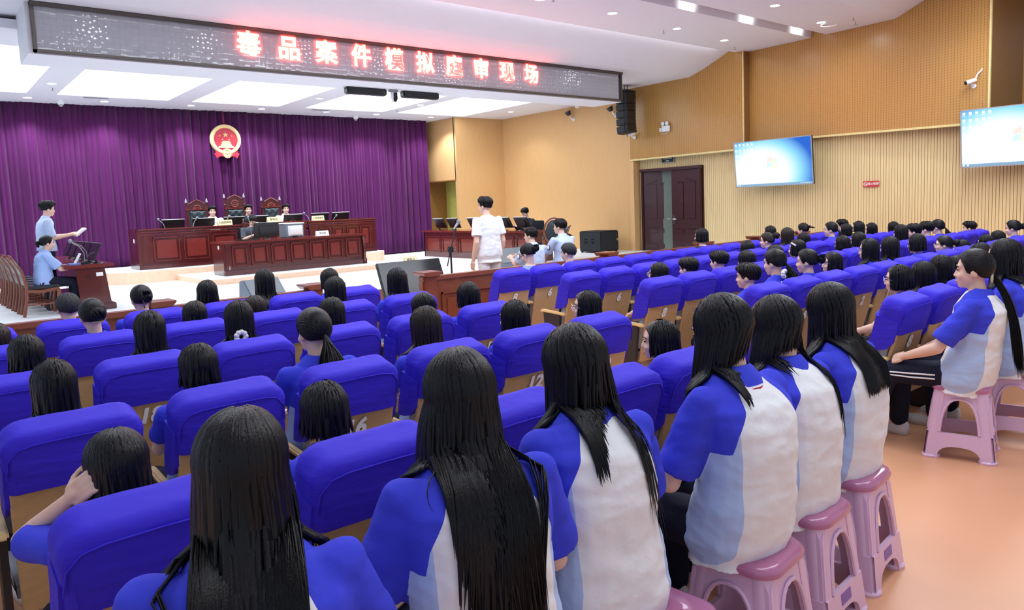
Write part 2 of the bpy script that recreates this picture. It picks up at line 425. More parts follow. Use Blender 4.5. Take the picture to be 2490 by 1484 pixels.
# double door, slightly open
fr = MB(); fr.bb(15.66, 15.80, 11.30, 11.37, 0, 2.46); fr.bb(15.66, 15.80, 13.18, 13.25, 0, 2.46); fr.bb(15.64, 15.80, 11.28, 13.27, 2.39, 2.47)
d1 = struct(fr.build('door_1', 'door_wood', bevel=0.008))
MB().bb(15.86, 15.88, 11.3, 13.25, 0, 2.44).build('door_glass', 'door_glass', d1)
def leaf(y0, y1, hinge, ang, hy):
    root = bpy.data.objects.new('door_leaf', None); COL.objects.link(root); root.parent = d1
    w = y1-y0
    m = MB(); m.bb(-0.02, 0.02, 0, w, 0.02, 2.38)
    m2 = m.build('panel', 'door_wood', root)
    g = MB()
    for (a, b) in ((0.10, w/2-0.05), (w/2+0.05, w-0.10)):
        for z0, z1 in ((1.10, 2.05), (0.30, 0.42), (0.72, 0.84)):
            g.bb(-0.032, -0.02, a, b, z0, z1)
        g.tube([(-0.033, a, 2.05), (-0.033, (a+b)/2, 2.09 if a > 0.3 else 2.12), (-0.033, b, 2.15 if a < 0.3 else 2.04)], 0.014, 6)
    g.build('raised_panel', 'door_wood', root, bevel=0.006)
    h = MB(); yy = hy*w
    for z in (1.08, ):
        h.bb(-0.035, -0.02, yy-0.02, yy+0.02, z-0.12, z+0.12)
        h.tube([(-0.03, yy, z+0.02), (-0.075, yy, z+0.02), (-0.08, yy+(0.11 if hy < .5 else -0.11), z+0.02)], 0.011, 8)
    h.build('handle', 'chrome', root, smooth=True)
    return root
la = leaf(0, 0.86, 0, 0, 0.92); la.location = (15.72, 11.37, 0); la.rotation_euler = (0, 0, 0)
lb = leaf(0, 0.86, 0, 0, 0.92); lb.location = (15.72, 13.18, 0); lb.rotation_euler = (0, 0, PI+0.30)
lb.scale = (-1, 1, 1)
# ---- ceilings
m = MB()
X0, X1 = -3, 16.4
prof = [(21, 4.47, 4.6)]
struct(MB().bb(-3, 16.2, 12.7, 20.9, 4.50, 4.62).build('ceiling', 'ceiling_white')) if False else None
# stage ceiling as strips that leave the light panels open
panels = [(-1.2, 2.28), (2.80, 5.12), (5.62, 7.84), (8.52, 10.92), (11.36, 13.80)]
PY0, PY1 = 13.9, 18.82
m = MB(); z0, z1 = 4.47, 4.60
m.bb(-3, 16.2, PY1, 20.9, z0, z1); m.bb(-3, 13.4, 12.7, PY0, z0, z1); m.bb(13.4, 16.2, 13.52, PY0, z0, 4.7)
xs = [-3] + [a for p in panels for a in p] + [16.2]
for i in range(0, len(xs), 2): m.bb(xs[i], xs[i+1], PY0, PY1, z0, z1)
struct(m.build('ceiling_stage', 'ceiling_white'))
for i, (a, b) in enumerate(panels):
    t = thing('ceiling_light', ['luminous ceiling panel above the left end of the lettered display', 'luminous ceiling panel above the purple curtain left of the emblem', 'luminous ceiling panel nearest the round emblem', 'luminous ceiling panel behind the two black bar speakers', 'luminous ceiling panel nearest the right corner of the stage'][i], 'ceiling light', ((a+b)/2, (PY0+PY1)/2, 4.5), 0, 'luminous panels of the stage ceiling')
    w, h = (b-a)/2, (PY1-PY0)/2
    MB().bb(-w, w, -h, h, 0.0, 0.01).build('diffuser', 'panel_glow', t)
    f = MB(); f.bb(-w, w, -h-0.0, -h+0.02, -0.03, 0.0); f.bb(-w, w, h-0.02, h, -0.03, 0); f.bb(-w, -w+0.02, -h, h, -0.03, 0); f.bb(w-0.02, w, -h, h, -0.03, 0)
    f.build('frame', 'ceiling_white', t)
# hall ceiling: profile along y swept across the room
def sweep_ceiling(name, pr, x0=-3, x1=16.3, th=0.08):
    m = MB(); n = len(pr)
    vs = [(x, y, z) for x in (x0, x1) for (y, z) in pr] + [(x, y, z+th) for x in (x0, x1) for (y, z) in pr]
    fs = []
    for i in range(n-1):
        fs.append((i, i+1, n+i+1, n+i)); fs.append((2*n+i, 3*n+i, 3*n+i+1, 2*n+i+1))
        fs.append((i, 2*n+i, 2*n+i+1, i+1)); fs.append((n+i, n+i+1, 3*n+i+1, 3*n+i))
    fs.append((0, n, 3*n, 2*n)); fs.append((n-1, 3*n-1, 4*n-1, 2*n-1))
    m.add(vs, fs); return struct(m.build(name, 'ceiling_white'))
sweep_ceiling('ceiling_front', [(14.0, 4.66), (11.45, 4.66), (11.0, 4.80), (10.5, 5.0), (10.06, 5.20)])
sweep_ceiling('ceiling_middle', [(10.12, 5.03), (8.32, 5.03)])
sweep_ceiling('ceiling_slot', [(8.32, 5.03), (8.30, 5.17), (7.98, 5.14), (7.96, 5.03)])
sweep_ceiling('ceiling_rear', [(7.96, 5.03), (6.50, 5.03), (5.7, 5.36), (5.2, 5.6), (-4, 5.6)])
# cove strip hidden in the gap above the middle ceiling
area_light('cove_strip', (8, 10.22, 5.085), 14, 0.05, 60, (1, 0.97, 1), (math.radians(-100), 0, 0))
# downlights
def downlight(loc, label, power=SPOT_W, r=0.075, group='round ceiling downlights', blend=0.6, ang=120):
    t = thing('downlight', label, 'ceiling lamp', loc, 0, group)
    MB().lathe((0, 0, 0), [(r*0.2, -0.004), (r, -0.004), (r, 0.01), (r*.2, 0.01)], 20).build('lens', 'lamp_glow', t)
    m = MB(); m.lathe((0, 0, 0), [(r, 0.012), (r, -0.008), (r*1.25, -0.006), (r*1.3, 0.012)], 20)
    m.build('rim', 'white_plastic', t, smooth=True)
    if power:
        l = bpy.data.lights.new('downlight_bulb', 'SPOT'); l.energy = power; l.color = (0.88, 0.94, 1.0)
        l.spot_size = math.radians(ang); l.spot_blend = blend; l.shadow_soft_size = 0.06
        o = bpy.data.objects.new('downlight_bulb', l); COL.objects.link(o); o.parent = t; o.location = (0, 0, -0.03)
    return t
for i, (x, y) in enumerate([(2.35, 19.45), (3.87, 19.45), (5.8, 19.4), (7.58, 19.35), (9.41, 19.3), (11.0, 19.3), (12.91, 19.3)]):
    downlight((x, y, 4.47), ['first', 'second', 'third', 'fourth', 'fifth', 'sixth', 'last'][i] + ' round downlight from the left in the line above the curtain', 230, 0.085, ang=125)
for (x, y), w in (((2.53, 17.33), 'between the first two luminous panels'), ((8.16, 17.06), 'between the third and fourth luminous panels'), ((11.12, 17.1), 'between the last two luminous panels'), ((14.5, 17.3), 'over the stage corner beside the last luminous panel')):
    downlight((x, y, 4.47), 'round ceiling downlight ' + w, 60, 0.085)
for i, ((x, y), w) in enumerate((((10.15, 9.15), 'hall ceiling downlight nearest the lettered display'), ((14.05, 9.45), 'hall ceiling downlight nearest the corner of the upper wall boards'), ((12.35, 7.25), 'hall ceiling downlight beyond the glowing slot, at the top edge'), ((14.4, 7.45), 'hall ceiling downlight with its loose trim ring hanging down'))):
    t = downlight((x, y, 5.03), w, SPOT_W, 0.085, ang=176, blend=0.9)
    if i == 3:
        m = MB(); m.lathe((0.10, -0.10, -0.06), [(0.145, 0.0), (0.15, 0.006), (0.156, 0.0), (0.15, -0.006), (0.145, 0.0)], 24)
        m.build('trim_ring', 'white_plastic', t, smooth=True)
for x, y in ((2.8, 9.15), (4.7, 9.15), (6.6, 9.15), (8.4, 9.15), (2.8, 7.3), (4.7, 7.3), (6.6, 7.3), (8.5, 7.3), (10.4, 7.3)):
    downlight((x, y, 5.03), 'hall ceiling downlight above the top edge of the photo', SPOT_W*0.7, 0.085, ang=176, blend=0.9)
t = downlight((12.2, 9.30, 5.03), 'tilted ceiling lamp throwing a streak on the ceiling', 20, 0.075)
for (x, y) in ((2, 3), (5, 3), (8, 3), (11, 3), (14, 4.8), (2, -1), (5, -1)):
    l = bpy.data.lights.new('hall_downlight', 'SPOT'); l.energy = SPOT_W*(1 if y > 4 else 0.5); l.spot_size = math.radians(120); l.spot_blend = 0.6; l.shadow_soft_size = 0.08; l.color = (0.88, 0.94, 1.0)
    o = bpy.data.objects.new('hall_downlight', l); COL.objects.link(o); o.location = (x, y, 4.95 if y > 6 else 5.5)
for i, x in enumerate((11.2, 13.1, 15.0)):
    l = bpy.data.lights.new('slot_lamp', 'SPOT'); l.energy = 7; l.spot_size = math.radians(120); l.shadow_soft_size = 0.03; l.spot_blend = 0.7
    o = bpy.data.objects.new('slot_lamp', l); COL.objects.link(o); o.location = (x, 8.06, 5.06); o.rotation_euler = (math.radians(105), 0, 0)
# ---- soffit carrying the display
struct(MB().bb(1.50, 13.38, 11.86, 12.76, 3.98, 4.66).build('ceiling_soffit', 'ceiling_white'))
# ------------------------------------------------------------------ curtain
m = MB(); xs = np.arange(-2.2, 13.36, 0.0225)
rng = np.random.RandomState(3)
ph = rng.rand(40)*6.28
def fold(x, t):
    """t: 0 at the top, 1 at the hem"""
    w = x + 0.05*math.sin(x*1.3+ph[0]) + 0.03*math.sin(x*3.1+ph[1])
    a = 0.62+0.38*math.sin(w*0.9+ph[2])
    s = math.sin(2*PI*w/0.235+0.8*math.sin(x*0.7)) * 0.055*a + 0.028*math.sin(2*PI*w/0.113+ph[3]+t*0.6) + 0.05*math.sin(2*PI*w/0.83+ph[4])
    return s*(0.75+0.35*t)
nz = 9; zs = [4.47 - (4.47-0.27)*k/(nz-1) for k in range(nz)]
vs = []; fs = []
for k, z in enumerate(zs):
    t = k/(nz-1)
    for x in xs: vs.append((x + 0.03*t*math.sin(x*5+ph[5]), 20.22 + fold(x, t), z))
n = len(xs)
for k in range(nz-1):
    for i in range(n-1): fs.append((k*n+i, k*n+i+1, (k+1)*n+i+1, (k+1)*n+i))
m.add(vs, fs)
cu = m.build('stage_curtain', 'velvet', smooth='all')
so = cu.modifiers.new('thick', 'SOLIDIFY'); so.thickness = 0.012
tag(cu, 'floor-length purple velvet curtain hanging in folds behind the judges', 'curtain')
# ------------------------------------------------------------------ emblem on the curtain
t = thing('wall_emblem', 'round gold and red emblem with stars hanging on the purple curtain', 'emblem', (6.79, 20.02, 3.67))
R = 0.40
m = MB(); m.lathe((0, 0, 0.03), [(R*0.76, -0.03), (R*0.78, -0.055), (R*0.9, -0.075), (R*0.98, -0.06), (R, -0.02), (R, 0.03), (R*.76, 0.03), (R*0.76, -0.03)], 48, 'Y')
for k in range(30):   # grain ears on the wreath
    a = PI*(-0.38+1.76*k/29.0)
    m.ell((R*0.88*math.cos(a), -0.072, 0.03+R*0.88*math.sin(a)), (0.03, 0.012, 0.018), Matrix.Rotation(-a, 3, 'Y'), 8, 6)
m.build('wreath', 'gold', t, smooth=True)
MB().lathe((0, 0, 0.03), [(0.001, -0.03), (R*0.77, -0.03), (R*0.77, 0.02), (0.001, 0.02)], 40, 'Y').build('disc', 'emblem_red', t)
def star(m, x, z, r, a0=0.0):
    pts = []
    for k in range(10):
        rr = r if k % 2 == 0 else r*0.4; a = PI/2 + a0 + k*PI/5
        pts.append((x+rr*math.cos(a), z+rr*math.sin(a)))
    c = [(x, -0.058, z)]; vs = c + [(u, -0.032, v) for u, v in pts]
    m.add(vs, [(0, 1+k, 1+(k+1) % 10) for k in range(10)])
for x, z, r in ((0, 0.155, 0.082), (-0.155, 0.125, 0.036), (0.155, 0.125, 0.036), (-0.085, 0.03, 0.036), (0.085, 0.03, 0.036)):
    m = MB(); star(m, x, z, r); m.build('star', 'gold', t)
m = MB()
for x0, x1, z0, z1 in ((-0.20, 0.20, -0.19, -0.145), (-0.145, 0.145, -0.145, -0.10), (-0.11, 0.11, -0.10, -0.07), (-0.125, 0.125, -0.075, -0.062), (-0.085, 0.085, -0.062, -0.04)):
    m.bb(x0, x1, -0.05, -0.03, z0, z1)
m.prism([(-0.14, -0.068), (0.14, -0.068), (0.10, -0.04), (-0.10, -0.04)], lambda u, v, d: V((u, d, v)), -0.055, -0.03)
m.prism([(-0.11, -0.04), (0.11, -0.04), (0.07, -0.008), (-0.07, -0.008)], lambda u, v, d: V((u, d, v)), -0.055, -0.03)
m.build('gate', 'gold', t)
m = MB()
for s in (-1, 1):
    m.prism([(0.02*s, -0.42), (0.25*s, -0.40), (0.30*s, -0.27), (0.20*s, -0.33), (0.06*s, -0.33)], lambda u, v, d: V((u, d, v)), -0.07, -0.02)
    m.prism([(0.12*s, -0.40), (0.27*s, -0.46), (0.33*s, -0.34), (0.25*s, -0.30)], lambda u, v, d: V((u, d, v)), -0.055, -0.015)
m.build('ribbon', 'ribbon_red', t)
m = MB(); m.lathe((0, 0, -0.33), [(0.05, -0.06), (0.085, -0.085), (0.12, -0.06), (0.085, -0.05), (0.05, -0.06)], 20, 'Y')
for k in range(16):
    a = 2*PI*k/16; m.box((0.115*math.cos(a), -0.07, -0.33+0.115*math.sin(a)), (0.035, 0.03, 0.024), rot=Matrix.Rotation(-a, 3, 'Y'))
m.build('gear', 'gold', t, smooth=True)
MB().cyl((0, -0.0, 0.42), (0, 0.02, 0.80), 0.006, n=6).build('cord', 'ribbon_red', t)
# ------------------------------------------------------------------ led display
t = thing('led_display', 'long grey electronic display with glowing red characters below the ceiling', 'display', (7.45, 11.8, 4.325))
hw, hh = 5.90, 0.335
m = MB(); m.bb(-hw, hw, -0.02, 0.05, -hh, -hh+0.045); m.bb(-hw, hw, -0.05, 0.05, hh-0.055, hh); m.bb(-hw, -hw+0.05, -0.02, 0.05, -hh, hh); m.bb(hw-0.05, hw, -0.02, 0.05, -hh, hh)
m.build('frame', 'led_frame', t, bevel=0.008)
m = MB(); rg = np.random.RandomState(5); ts = 0.085
nx = int(2*(hw-0.05)/ts); nzr = int(2*(hh-0.045)/ts)+1
for i in range(nx):
    for j in range(nzr):
        x0 = -hw+0.05+i*ts; z0_ = -hh+0.045+j*ts; z1_ = min(z0_+ts, hh-0.05)
        if z1_-z0_ < 0.01: continue
        a, b = rg.randn(2)*0.0010
        q = 0.0026
        g = 0.0004
        vs = []
        for jj in range(3):
            for ii in range(3):
                u, w = ii/2, jj/2
                bul = q*math.sin(PI*u)*math.sin(PI*w)
                vs.append((x0+g+(ts-2*g)*u, 0.012-bul+a*(u-.5)+b*(w-.5), z0_+g+(z1_-z0_-2*g)*w))
        m.add(vs, [(0, 1, 4, 3), (1, 2, 5, 4), (3, 4, 7, 6), (4, 5, 8, 7)])
m.build('face_panel', 'led_face', t, smooth='all')
MB().bb(-hw+.03, hw-.03, 0.02, 0.06, -hh+.03, hh-.03).build('backing', 'led_frame', t)
chars = '毒品案件模拟庭审现场'
for i, c in enumerate(chars):
    x = 4.49 + (10.50-4.49)*i/9 - 7.45
    put_text('character', text_mesh(c, 0.40, 0.006, 0.011, 0.0, mats='led_text'), t, (x, -0.004, 0.05))
# ------------------------------------------------------------------ bar speakers and camera under the soffit
for i, (x, lab) in enumerate(((6.95, 'black bar speaker left of the hanging camera'), (8.16, 'black bar speaker right of the hanging camera'))):
    t = thing('bar_speaker', lab + ' under the display soffit', 'speaker', (x, 12.55, 3.95), 0.0, 'bar speakers under the soffit')
    MB().box((0, 0, -0.03), (0.84, 0.16, 0.13)).build('cabinet', 'black_plastic', t, bevel=0.02)
    MB().box((0, 0.0, 0.04), (0.14, 0.06, 0.04)).build('bracket', 'black_plastic', t)
    MB().ell((0.35 if i == 0 else -0.30, -0.082, -0.05), (0.008, 0.004, 0.008), nu=8, nv=6).build('logo_dot', 'brass', t)
t = thing('hanging_camera', 'white hanging ceiling camera with rounded lens between two bar speakers', 'camera', (7.52, 12.5, 3.95))
MB().box((0, 0, 0.01), (0.17, 0.10, 0.05)).build('bracket', 'grey_plastic', t, bevel=0.01)
m = MB(); m.tube([(0, 0, -0.02), (0, 0, -0.12), (0, -0.005, -0.19)], [0.052, 0.052, 0.035], 14); m.build('housing', 'white_plastic', t, smooth=True)
m = MB(); m.tube([(0.02, -0.035, -0.03), (0.02, -0.035, -0.14), (0.015, -0.02, -0.20)], [0.045, 0.047, 0.03], 14); m.build('lens_cover', 'black_gloss', t, smooth=True)
for x, y, lab in ((3.0, 19.6, 'above the left end of the curtain'), (10.55, 19.75, 'above the right half of the curtain')):
    t = thing('dome_camera', 'small white dome camera on the ceiling ' + lab, 'camera', (x, y, 4.47), 0, 'ceiling dome cameras')
    MB().lathe((0, 0, 0), [(0.075, 0), (0.08, -0.06), (0.06, -0.10), (0.05, -0.10)], 18).build('housing', 'white_plastic', t, smooth=True)
    MB().lathe((0, 0, -0.10), [(0.05, 0), (0.045, -0.03), (0.02, -0.05), (0.001, -0.052)], 18).build('dome', 'grey_plastic', t, smooth=True)
for x, y, lab in ((3.6, 18.95, 'behind the second luminous panel'), (6.3, 13.55, 'beside the third luminous panel'), (9.1, 19.0, 'behind the fourth luminous panel')):
    t = thing('ceiling_vent', 'slotted grey air vent in the stage ceiling ' + lab, 'vent', (x, y, 4.468), 0, 'stage ceiling vents')
    m = MB(); m.bb(-0.25, 0.25, -0.06, -0.045, -0.012, 0.0); m.bb(-0.25, 0.25, 0.045, 0.06, -0.012, 0)
    for k in range(12): m.bb(-0.24+k*0.04, -0.225+k*0.04, -0.05, 0.05, -0.01, 0)
    m.build('grille', 'grey_plastic', t)
t = thing('ceiling_speaker', 'round grey ceiling speaker grille left of the second luminous panel', 'speaker', (2.62, 13.7, 4.468))
MB().lathe((0, 0, 0), [(0.001, -0.006), (0.12, -0.006), (0.14, -0.012), (0.15, 0)], 24).build('grille', 'grille_grey', t, smooth=True)
# sprinkler heads of the hall ceiling
for x, y, z, lab in ((8.55, 9.0, 5.03, 'near the top edge of the photo'), (12.1, 9.55, 5.03, 'beside the tilted ceiling lamp'), (14.9, 9.75, 5.03, 'nearest the upper wall corner'), (14.6, 6.9, 5.03, 'right of the loose trim ring'), (15.0, 7.05, 5.03, 'nearest the right wall boards'), (2.62, 17.9, 4.47, 'of the stage ceiling, between luminous panels'), (11.1, 18.3, 4.47, 'of the stage ceiling near the right corner')):
    t = thing('sprinkler_head', 'small dark sprinkler head ' + lab, 'sprinkler', (x, y, z), 0, 'ceiling sprinklers')
    m = MB(); m.cyl((0, 0, 0), (0, 0, -0.05), 0.009, n=8); m.lathe((0, 0, -0.055), [(0.002, 0.01), (0.03, 0.002), (0.03, -0.002), (0.002, -0.004)], 12)
    m.build('nozzle', 'grey_plastic', t)
# ------------------------------------------------------------------ court furniture
def front_panels(m, x0, x1, n, z0, z1, y, pad=0.09, d=0.030):
    w = (x1-x0)/n
    for i in range(n):
        a, b = x0+i*w+pad*0.5, x0+(i+1)*w-pad*0.5
        t_ = 0.022
        for u0, u1, v0, v1 in ((a, b, z1-t_, z1), (a, b, z0, z0+t_), (a, a+t_, z0, z1), (b-t_, b, z0, z1)): m.bb(u0, u1, y-d, y, v0, v1)
        m.bb(a+0.07, b-0.07, y-d*0.7, y, z0+0.07, z1-0.07)
# judges' bench: three joined units
t = thing('judges_bench', 'long panelled mahogany bench with three raised gold nameplates on the dais', 'bench', (0, 0, 0.52))
def unit(x0, x1, y0, y1, z, npan, par):
    b = MB(); b.bb(x0+0.03, x1-0.03, y0+0.03, y0+0.10, 0, z-0.10); b.bb(x0, x1, y0, y0+0.14, 0, 0.10)
    b.build('body', 'mahogany', par, bevel=0.006)
    tr = MB(); tr.bb(x0-0.02, x1+0.02, y0-0.03, y0+0.20, z-0.03, z); tr.bb(x0, x1, y0+0.0, y0+0.16, z-0.09, z-0.06); tr.bb(x0+.01, x1-.01, y0+0.015, y0+0.14, z-0.14, z-0.115); tr.bb(x0, x1, y0+0.03, y0+0.15, z-0.06, z-0.03)
    tr.build('cornice', 'mahogany_flat', par, bevel=0.006)
    f = MB(); front_panels(f, x0+0.25, x1-0.12, npan, 0.17, z-0.20, y0+0.03); f.build('front_panel', 'mahogany_flat', par, bevel=0.004)
unit(4.05, 6.42, 18.18, 19.0, 0.93, 3, t); unit(6.46, 8.1, 18.14, 19.0, 0.95, 3, t); unit(8.14, 10.12, 18.18, 19.0, 0.93, 4, t)
for xe in (4.02, 10.06): MB().bb(xe, xe+0.08, 18.2, 19.05, 0, 0.93).build('end_panel', 'mahogany', t, bevel=0.006)
m = MB(); m.bb(4.1, 10.06, 18.36, 18.95, 0.72, 0.76); m.build('worktop', 'mahogany_flat', t, bevel=0.006)
m = MB(); m.bb(6.40, 6.48, 18.12, 18.20, 0.0, 0.98); m.lathe((6.44, 18.16, 0.98), [(0.035, 0), (0.015, 0.02), (0.028, 0.05), (0.012, 0.08), (0.002, 0.10)], 12); m.build('newel', 'mahogany', t)
MB().box((4.015, 18.5, 0.66), (0.012, 0.05, 0.09)).build('socket', 'white_plastic', t)
# clerk's desk
t = thing('clerk_desk', 'panelled mahogany desk in front of the judges bench on a low step', 'desk', (0, 0, 0.37))
x0, x1, y0, z = 5.22, 8.66, 16.12, 0.74
b = MB(); b.bb(x0+0.06, x1-0.06, y0+0.04, y0+0.08, 0, z-0.03); b.bb(x0+.02, x1-0.02, y0, y0+0.10, 0, 0.11); b.bb(x0+.04, x1-.04, y0+.02, y0+.1, 0.11, 0.135)
b.build('body', 'mahogany', t, bevel=0.006)
MB().bb(x0-0.02, x1+0.02, y0-0.04, y0+0.78, z-0.045, z).build('worktop', 'mahogany_flat', t, bevel=0.012)
f = MB(); front_panels(f, x0+0.16, x0+0.58, 1, 0.20, z-0.10, y0+0.04); front_panels(f, x0+0.58, x1-0.10, 6, 0.20, z-0.10, y0+0.04); f.build('front_panel', 'mahogany_flat', t, bevel=0.004)
for xe in (x0+0.02, x1-0.08): MB().bb(xe, xe+0.06, y0+0.05, y0+0.75, 0, z-.045).build('end_panel', 'mahogany', t, bevel=0.006)
m = MB(); m.lathe((x1-0.03, y0, 0), [(0.05, 0), (0.05, 0.12), (0.03, 0.15), (0.035, 0.55), (0.05, 0.62), (0.05, 0.69)], 12); m.build('corner_post', 'mahogany', t, smooth=True)
MB().box((x0+0.012, y0+0.3, 0.62), (0.012, 0.05, 0.08)).build('socket', 'white_plastic', t)
# judges' high-backed chairs
def judge_chair(x, label, dz=0.0):
    t = thing('judge_chair', label, 'chair', (x, 19.35, 0.52), 0, 'carved high-backed chairs behind the bench')
    w = 0.255; H = 1.62+dz
    m = MB()
    for s in (-1, 1):
        m.lathe((s*w, 0.22, 0), [(0.03, 0), (0.028, 0.5), (0.026, H-0.30), (0.034, H-0.28), (0.018, H-0.24), (0.032, H-0.19), (0.016, H-0.14), (0.03, H-0.10)], 12)
    m.build('post', 'mahogany', t, smooth=True)
    for s in (-1, 1): MB().lathe((s*w, 0.22, H-0.10), [(0.026, 0), (0.032, 0.02), (0.014, 0.08), (0.003, 0.115)], 12).build('finial', 'grey_plastic', t, smooth=True)
    m = MB(); m.prism([(-w, 1.34), (w, 1.34), (w, H-0.20), (0.18, H-0.14), (0, H-0.03), (-0.18, H-0.14), (-w, H-0.20)], lambda u, v, d: V((u, d, v)), 0.20, 0.245)
    m.bb(-w, w, 0.19, 0.25, 0.42, 1.34); m.build('back_board', 'mahogany', t)
    m = MB()
    for s in (-1, 1):
        m.tube([(0, 0.195, H-0.03), (0.10*s, 0.195, H-0.075), (0.19*s, 0.195, H-0.13)], 0.018, 6)
    m.bb(-w-.02, w+.02, 0.15, 0.2, 1.33, 1.36)
    m.build('crest_moulding', 'mahogany_flat', t)
    m = MB(); m.lathe((0, 0.195, H-0.26), [(0.09, 0), (0.09, -0.012), (0.07, -0.012), (0.07, 0), (0.09, 0)], 24, 'Y')
    rr = random.Random(4)
    for k in range(14):
        a = k*2*PI/14; m.ell((0.085*math.cos(a), 0.19, H-0.26+0.085*math.sin(a)), (0.03, 0.012, 0.022), Matrix.Rotation(-a, 3, 'Y'), 8, 6)
    for k in range(5):
        a = PI/2+k*2*PI/5; m.ell((0.035*math.cos(a), 0.19, H-0.26+0.035*math.sin(a)), (0.022, 0.012, 0.022), None, 8, 6)
    m.build('carving', 'mahogany_flat', t, smooth=True)
    # tufted leather: grid with button dimples
    nx_, nz_ = 25, 31; vs = []; fs = []
    for j in range(nz_):
        for i in range(nx_):
            u, v = i/(nx_-1), j/(nz_-1)
            X = (u-.5)*0.40; Z = 0.50+v*0.83
            d = abs(math.sin((X/0.085+Z/0.10)*PI/2*1.0))*abs(math.sin((X/0.085-Z/0.10)*PI/2*1.0))
            e = min(u, 1-u, v, 1-v); e = min(1, e/0.06)
            vs.append((X, 0.19-0.05*e-0.022*d*e, Z))
    for j in range(nz_-1):
        for i in range(nx_-1): fs.append((j*nx_+i, j*nx_+i+1, (j+1)*nx_+i+1, (j+1)*nx_+i))
    m = MB(); m.add(vs, fs); m.build('tufted_back', 'leather', t, smooth='all')
    MB().box((0, -0.03, 0.44), (0.50, 0.5, 0.10)).build('seat', 'leather', t, bevel=0.03)
    for s in (-1, 1):
        MB().bb(s*0.26-0.025, s*0.26+0.025, -0.22, 0.2, 0.62, 0.67).build('armrest', 'mahogany', t, bevel=0.01)
        for yy in (-0.22, 0.2):
            MB().cyl((s*0.24, yy, 0), (s*0.24, yy, 0.62 if yy < 0 else 0.4), 0.022, n=8).build('leg', 'mahogany', t)
    return t
judge_chair(5.78, 'carved high-backed chair behind the judge at the left of the bench')
judge_chair(6.74, 'tallest carved high-backed chair, in the middle below the emblem', 0.10)
judge_chair(7.72, 'carved high-backed chair behind the judge at the right of the bench')
# monitors
def monitor(loc, rz, label, group, w=0.50, h=0.30, tilt=0.0, screen='back', standh=0.10):
    """faces local +Y (screen side); its dark back looks to local -Y"""
    t = thing('computer_monitor', label, 'monitor', loc, rz, group)
    R_ = Matrix.Rotation(tilt, 3, 'X')
    m = MB(); m.box((0, 0, 0), (w, 0.03, h)); m.box((0, -0.02, 0), (w*0.6, 0.03, h*0.55))
    o = m.build('housing', 'black_plastic', t, bevel=0.006); o.location = (0, 0, standh+h/2); o.rotation_euler = (tilt, 0, 0)
    o2 = MB().box((0, 0.0165, 0.005), (w-0.03, 0.004, h-0.04)).build('screen', 'screen_off', t); o2.location = o.location; o2.rotation_euler = o.rotation_euler
    o3 = MB().box((0, -0.0, h/2+0.001), (w, 0.032, 0.006)).build('top_edge', 'grey_plastic', t); o3.location = o.location; o3.rotation_euler = o.rotation_euler
    m = MB(); m.box((0, -0.02, standh*0.6), (0.07, 0.025, standh*1.3)); m.lathe((0, -0.02, 0), [(0.002, 0.014), (0.10, 0.012), (0.11, 0.0), (0.002, 0)], 20)
    m.build('stand', 'black_plastic', t)
    return t
BZ = 0.52+0.76
ml = ['at the left end of the judges bench', 'before the judge at the left', 'before the judge in the middle, half behind the clerk', 'right of the middle judge, behind the gold nameplate', 'before the judge at the right', 'second from the right end of the judges bench', 'at the right end of the judges bench']
for (x, dz), lb in zip(((4.95, 0), (5.66, 0), (6.40, .02), (7.02, .02), (7.96, 0), (8.72, .0), (9.33, .02)), ml):
    monitor((x, 18.72, BZ), 0, 'black monitor ' + lb, 'monitors on the judges bench', 0.52, 0.30, 0.35, standh=0.07)
def gooseneck(loc, rz, label, h=0.34, lean=0.16, ball=0.03, par=None, group='gooseneck microphones'):
    t = thing('desk_microphone', label, 'microphone', loc, rz, group)
    MB().box((0, 0, 0.015), (0.12, 0.09, 0.03)).build('base', 'black_plastic', t, bevel=0.008)
    pts = [(0, 0, 0.03), (0, 0, h*0.5), (lean*0.35, 0, h*0.8), (lean, 0, h)]
    MB().tube(pts, 0.006, 6).build('neck', 'grey_plastic', t, smooth=True)
    MB().ell((lean*1.1, 0, h+0.02), (ball, ball, ball*1.1), nu=12, nv=8).build('foam_head', 'grille_grey', t, smooth=True)
    return t
for x, rz, lb in ((4.72, 2.6, 'left of the leftmost monitor on the judges bench'), (5.36, 0.4, 'between the two left monitors on the judges bench'), (6.12, 0.3, 'at the elbow of the judge at the left'), (8.35, 2.7, 'before the judge at the right'), (9.03, 0.3, 'near the right end of the judges bench')):
    gooseneck((x, 18.55, BZ), rz, 'gooseneck microphone ' + lb, 0.36 if x < 8.9 else 0.26, 0.12)
def nameplate(loc, txt, label, w=0.34, h=0.13, m_='plate_gold', rz=0, group='desk nameplates', size=0.075):
    t = thing('nameplate', label, 'nameplate', loc, rz, group)
    MB().prism([(-0.045, 0), (0.045, 0), (0.004, h), (-0.004, h)], lambda u, v, d: V((d, u, v)), -w/2, w/2).build('plate', m_, t)
    rot = Matrix.Rotation(-math.atan2(0.041, h), 3, 'X') @ FACE_CAM
    put_text('lettering', text_mesh(txt, size, 0.0008), t, (0, -0.0265, h*0.5), rot)
    return t
nameplate((6.02, 18.25, 0.52+0.93), '人民陪审员', 'gold nameplate before the judge at the left', size=0.062).location.z = 1.45
nameplate((7.23, 18.22, 1.47), '审判长', 'gold nameplate in the middle of the judges bench', size=0.07)
nameplate((8.45, 18.25, 1.45), '人民陪审员', 'gold nameplate before the judge at the right', size=0.062)
for o in list(COL.objects):
    if o.name.startswith('nameplate'): o.rotation_euler.z = 0
